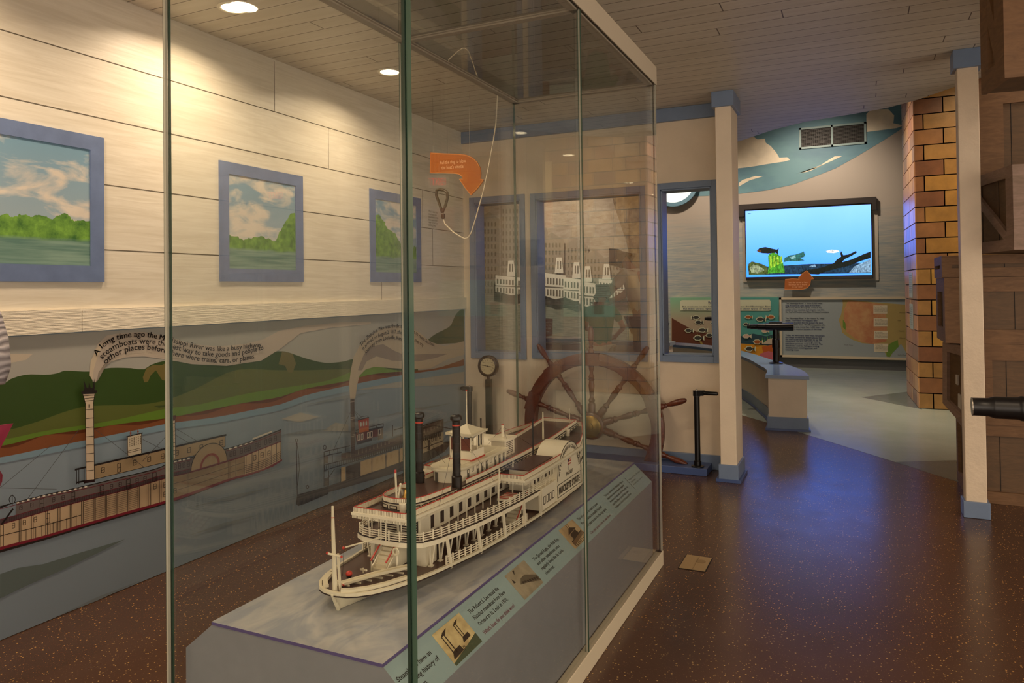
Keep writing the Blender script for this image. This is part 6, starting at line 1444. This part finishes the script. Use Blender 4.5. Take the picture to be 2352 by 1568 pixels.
# ------------------------------------------------------------------ people
def skin_mesh(name, pts, edges, radii, mt, parent, root=0, sub=1):
    me = bpy.data.meshes.new(name); o0 = Vector(parent['_loc']); me.from_pydata([tuple(Vector(p)-o0) for p in pts], edges, [])
    o = bpy.data.objects.new(name, me); COL.objects.link(o); o.parent = parent; o['_loc'] = tuple(o0)
    me.materials.append(mt)
    s_ = o.modifiers.new('skin', 'SKIN'); s_.use_smooth_shade = True
    sv = me.skin_vertices[0].data
    for i, r in enumerate(radii): sv[i].radius = r if isinstance(r, tuple) else (r, r); sv[i].use_root = (i == root)
    s2_ = o.modifiers.new('subdivision', 'SUBSURF'); s2_.levels = sub; s2_.render_levels = sub
    return o
SKIN = mat('skin', '#b98362', .5)
def person(base, facing, H, label, shirt, trousers, hair, lean=0.0, headtilt=0.0, arms=None, longsleeve=False, shorts=False, group=None):
    """standing figure; joints in a frame x right, y forward, z up, unit = body height"""
    t = thing('person', base, label, 'person'); B0 = Vector(base); ca, sa = math.cos(facing), math.sin(facing)
    def G(p): x, y, z = p; x *= H; y *= H; z *= H; return Vector((B0.x+x*ca-y*sa, B0.y+x*sa+y*ca, B0.z+z))
    hipz = .52
    def L_(p):   # lean the upper body about the hips
        x, y, z = p; dz = z-hipz; return (x, y*math.cos(lean)+dz*math.sin(lean), hipz+dz*math.cos(lean)-y*math.sin(lean))
    nk = L_((0, 0, .84)); hd = Vector(nk)+Vector((0, math.sin(lean+headtilt)*.035, math.cos(lean+headtilt)*.035)); hc = hd+Vector((0, math.sin(lean+headtilt)*.045+.008, math.cos(lean+headtilt)*.045)); ht_ = hc+Vector((0, math.sin(lean+headtilt)*.035, math.cos(lean+headtilt)*.035))
    P_ = {'pel': (0, 0, .52), 'waist': L_((0, 0, .61)), 'chest': L_((0, .005, .73)), 'nbase': L_((0, 0, .815)), 'neck': tuple(hd), 'head': tuple(hc), 'top': tuple(ht_)}
    R_ = {'pel': (.085, .06), 'waist': (.072, .052), 'chest': (.085, .06), 'nbase': .035, 'neck': .03, 'head': (.044, .052), 'top': (.035, .042)}
    E_ = [('pel', 'waist'), ('waist', 'chest'), ('chest', 'nbase'), ('nbase', 'neck'), ('neck', 'head'), ('head', 'top')]
    arms = arms or {'R': ((.125, .0, .62), (.13, .05, .48)), 'L': ((-.125, 0, .62), (-.13, .05, .48))}
    for s_, sd in (('R', 1), ('L', -1)):
        sh = L_((sd*.10, 0, .80)); el, wr = arms[s_]; el, wr = Vector(el), Vector(wr); d = (wr-el).normalized()
        P_['sh'+s_] = sh; P_['el'+s_] = tuple(el); P_['wr'+s_] = tuple(wr); palm = wr+d*.035; P_['pa'+s_] = tuple(palm)
        R_['sh'+s_] = .033; R_['el'+s_] = .024; R_['wr'+s_] = .0155; R_['pa'+s_] = (.018, .011)
        E_ += [('chest', 'sh'+s_), ('sh'+s_, 'el'+s_), ('el'+s_, 'wr'+s_), ('wr'+s_, 'pa'+s_)]
        side = d.cross(Vector((sd, 0, 0))); side = side.normalized() if side.length > .1 else Vector((0, 1, 0))
        for k, ln in enumerate((.038, .045, .048, .042)):
            o_ = side*(-.015+.010*k); P_['f%d%s' % (k, s_)] = tuple(palm+d*.016+o_); P_['g%d%s' % (k, s_)] = tuple(palm+d*(.016+ln*.55)+o_*1.1); P_['h%d%s' % (k, s_)] = tuple(palm+d*(.014+ln)+o_*1.1+Vector((-sd*.010, 0, 0)))
            for c_, r_ in (('f', .0055), ('g', .005), ('h', .0042)): R_[c_+str(k)+s_] = r_
            E_ += [('pa'+s_, 'f%d%s' % (k, s_)), ('f%d%s' % (k, s_), 'g%d%s' % (k, s_)), ('g%d%s' % (k, s_), 'h%d%s' % (k, s_))]
        P_['t1'+s_] = tuple(wr+d*.016+side*.022); P_['t2'+s_] = tuple(wr+d*.042+side*.033); R_['t1'+s_] = .007; R_['t2'+s_] = .0055; E_ += [('wr'+s_, 't1'+s_), ('t1'+s_, 't2'+s_)]
        P_['hip'+s_] = (sd*.05, 0, .49); P_['kn'+s_] = (sd*.055, .008, .28); P_['an'+s_] = (sd*.06, -.005, .045); P_['toe'+s_] = (sd*.068, .09, .018)
        R_['hip'+s_] = .052; R_['kn'+s_] = .034; R_['an'+s_] = .022; R_['toe'+s_] = (.02, .016)
        E_ += [('pel', 'hip'+s_), ('hip'+s_, 'kn'+s_), ('kn'+s_, 'an'+s_), ('an'+s_, 'toe'+s_)]
    names = list(P_); ix = {n_: i for i, n_ in enumerate(names)}
    def rr(n_, k=1, add=0):
        r = R_[n_]; r = r if isinstance(r, tuple) else (r, r); return ((r[0]*k+add)*H, (r[1]*k+add)*H)
    skin_mesh('body', [G(P_[n_]) for n_ in names], [(ix[a], ix[c_]) for a, c_ in E_], [rr(n_) for n_ in names], SKIN, t, 0)
    # face: nose, ears, eyes
    b = MB(); fwd = Vector((0, math.cos(lean+headtilt), -math.sin(lean+headtilt))); up = Vector((0, math.sin(lean+headtilt), math.cos(lean+headtilt))); c_ = hc
    b.ball(G(tuple(c_+fwd*.056-up*.006)), .0085*H, 8, 6)
    for s_ in (-1, 1): b.ball(G(tuple(c_+Vector((s_*.045, 0, 0))-up*.002)), (.007*H, .010*H, .014*H), 8, 6)
    b.mat(1)
    for s_ in (-1, 1): b.ball(G(tuple(c_+fwd*.048+Vector((s_*.018, 0, 0))+up*.008)), .0045*H, 8, 6)
    b.mat(2); b.ball(G(tuple(c_+fwd*.049-up*.030)), (.013*H, .006*H, .004*H), 8, 6)
    b.build('face', [SKIN, mat('eye', '#1c1512', .2), mat('lips', '#8f4f42', .5)], t, smooth=True)
    # clothing
    sn = ['waist2', 'waist', 'chest', 'nb']+[a+s_ for s_ in 'RL' for a in ('sh', 'el', 'wr')]
    P2 = {'waist2': L_((0, 0, .50)), 'waist': P_['waist'], 'chest': P_['chest'], 'nb': L_((0, 0, .80))}; R2 = {'waist2': (.095, .072), 'waist': (.086, .066), 'chest': (.096, .070), 'nb': (.05, .045)}
    E2 = [('waist2', 'waist'), ('waist', 'chest'), ('chest', 'nb')]
    for s_ in 'RL':
        P2['sh'+s_] = P_['sh'+s_]; e_ = Vector(P_['el'+s_]); sh = Vector(P_['sh'+s_]); R2['sh'+s_] = .044
        if longsleeve: P2['el'+s_] = tuple(e_); P2['wr'+s_] = tuple(Vector(P_['wr'+s_])); R2['el'+s_] = .036; R2['wr'+s_] = .024; E2 += [('chest', 'sh'+s_), ('sh'+s_, 'el'+s_), ('el'+s_, 'wr'+s_)]
        else: P2['el'+s_] = tuple(sh.lerp(e_, .62)); R2['el'+s_] = .036; E2 += [('chest', 'sh'+s_), ('sh'+s_, 'el'+s_)]
    nm = list(P2); ix2 = {n_: i for i, n_ in enumerate(nm)}
    skin_mesh('shirt', [G(P2[n_]) for n_ in nm], [(ix2[a], ix2[c2]) for a, c2 in E2], [((R2[n_][0]*H, R2[n_][1]*H) if isinstance(R2[n_], tuple) else (R2[n_]*H, R2[n_]*H)) for n_ in nm], shirt, t, 0)
    P3 = {'pel': (0, 0, .53)}; R3 = {'pel': (.092, .07)}; E3 = []
    for s_, sd in (('R', 1), ('L', -1)):
        P3['hip'+s_] = P_['hip'+s_]; P3['kn'+s_] = P_['kn'+s_]; R3['hip'+s_] = .062; R3['kn'+s_] = .044; E3 += [('pel', 'hip'+s_), ('hip'+s_, 'kn'+s_)]
        if not shorts: P3['an'+s_] = tuple(Vector(P_['an'+s_])+Vector((0, 0, .02))); R3['an'+s_] = .034; E3 += [('kn'+s_, 'an'+s_)]
    nm = list(P3); ix3 = {n_: i for i, n_ in enumerate(nm)}
    skin_mesh('trousers', [G(P3[n_]) for n_ in nm], [(ix3[a], ix3[c2]) for a, c2 in E3], [((R3[n_][0]*H, R3[n_][1]*H) if isinstance(R3[n_], tuple) else (R3[n_]*H, R3[n_]*H)) for n_ in nm], trousers, t, 0)
    pts = [tuple(hc-fwd*.022-up*.02), tuple(hc-fwd*.018+up*.012), tuple(hc+fwd*.0+up*.038), tuple(hc+fwd*.026+up*.046)]
    skin_mesh('hair', [G(p) for p in pts], [(0, 1), (1, 2), (2, 3)], [(.046*H, .042*H), (.055*H, .052*H), (.05*H, .046*H), (.03*H, .022*H)], hair, t, 1)
    for s_ in 'RL':
        a = Vector(P_['an'+s_]); b = MB(); c2 = G((a.x, a.y+.035, .022)); q = Vector((0, 1, 0)); dd = G((a.x, a.y+1, 0))-G((a.x, a.y, 0)); dd = dd.normalized()
        b.tube([G((a.x, a.y-.025, .028)), G((a.x, a.y+.01, .036)), G((a.x, a.y+.07, .022)), G((a.x, a.y+.11, .018))], [.020*H, .028*H, .023*H, .014*H], 10); b.build('shoe', mat('dark_shoe', '#2a2624', .5), t, smooth=True)
    return t
def knit(a, c_):
    t = NT('striped_grey_knit'); x = t.xyz(t.pos()); w_ = t.m('SINE', t.m('MULTIPLY', t.m('ADD', x[2], t.m('MULTIPLY', t.noise(t.pos(), 5, 3), .06)), 330)); n = t.noise(t.pos(), 7, 3)
    t.color(t.mix(t.ramp(w_, -.8, .8), lin(a), lin(c_))); t.b.inputs['Roughness'].default_value = .9; t.bump(w_, .4, .004); return t.mat
HB = mat('brown_hair', '#33231a', .6); HD = mat('dark_hair', '#1d1613', .6)
person((at(1, 8.0, 1484, 700).x, 8.0, 0), math.radians(75), 1.86, 'person with tousled brown hair in a pale shirt, head bent down beyond the wide opening', mat('pale_tan_shirt', '#e3d2b6', .8), mat('dark_trousers', '#2e2c33', .8), HB, lean=.30, headtilt=.65,
       arms={'R': ((.12, .22, .66), (.05, .33, .60)), 'L': ((-.12, .20, .66), (-.05, .33, .60))})
person((at(1, 7.4, 1380, 700).x, 7.4, 0), math.radians(5), 1.34, 'person in a green t-shirt seen from behind over the sill of the wide opening', mat('green_tshirt', '#2f7a45', .8), mat('pale_shorts', '#d6c7a6', .8), HB, lean=.08, headtilt=.2, shorts=True,
       arms={'R': ((.16, .10, .66), (.08, .22, .60)), 'L': ((-.16, .10, .66), (-.08, .22, .60))})
person((at(1, 9.4, 1502, 700).x, 9.4, 0), math.radians(120), 1.60, 'person in a grey striped knit sweater mostly hidden behind the edge of the display case', knit('#5d5048', '#8f8072'), mat('grey_trousers', '#55504c', .8), HD, lean=.1, headtilt=.2, longsleeve=True,
       arms={'R': ((.17, -.02, .63), (.12, .13, .55)), 'L': ((-.17, -.02, .63), (-.12, .13, .55))})
person((-2.48, 1.2, 0), 0, 1.72, 'person at the left edge with only the elbow of a grey striped sweater in view', knit('#8b8488', '#c3bcc0'), mat('pink_trousers', '#b6415f', .8), HD, longsleeve=True,
       arms={'R': ((.232, .0, .625), (.08, -.09, .71)), 'L': ((-.15, -.06, .62), (-.15, -.02, .47))})
for o in list(COL.objects):
    if '_loc' in o: del o['_loc']
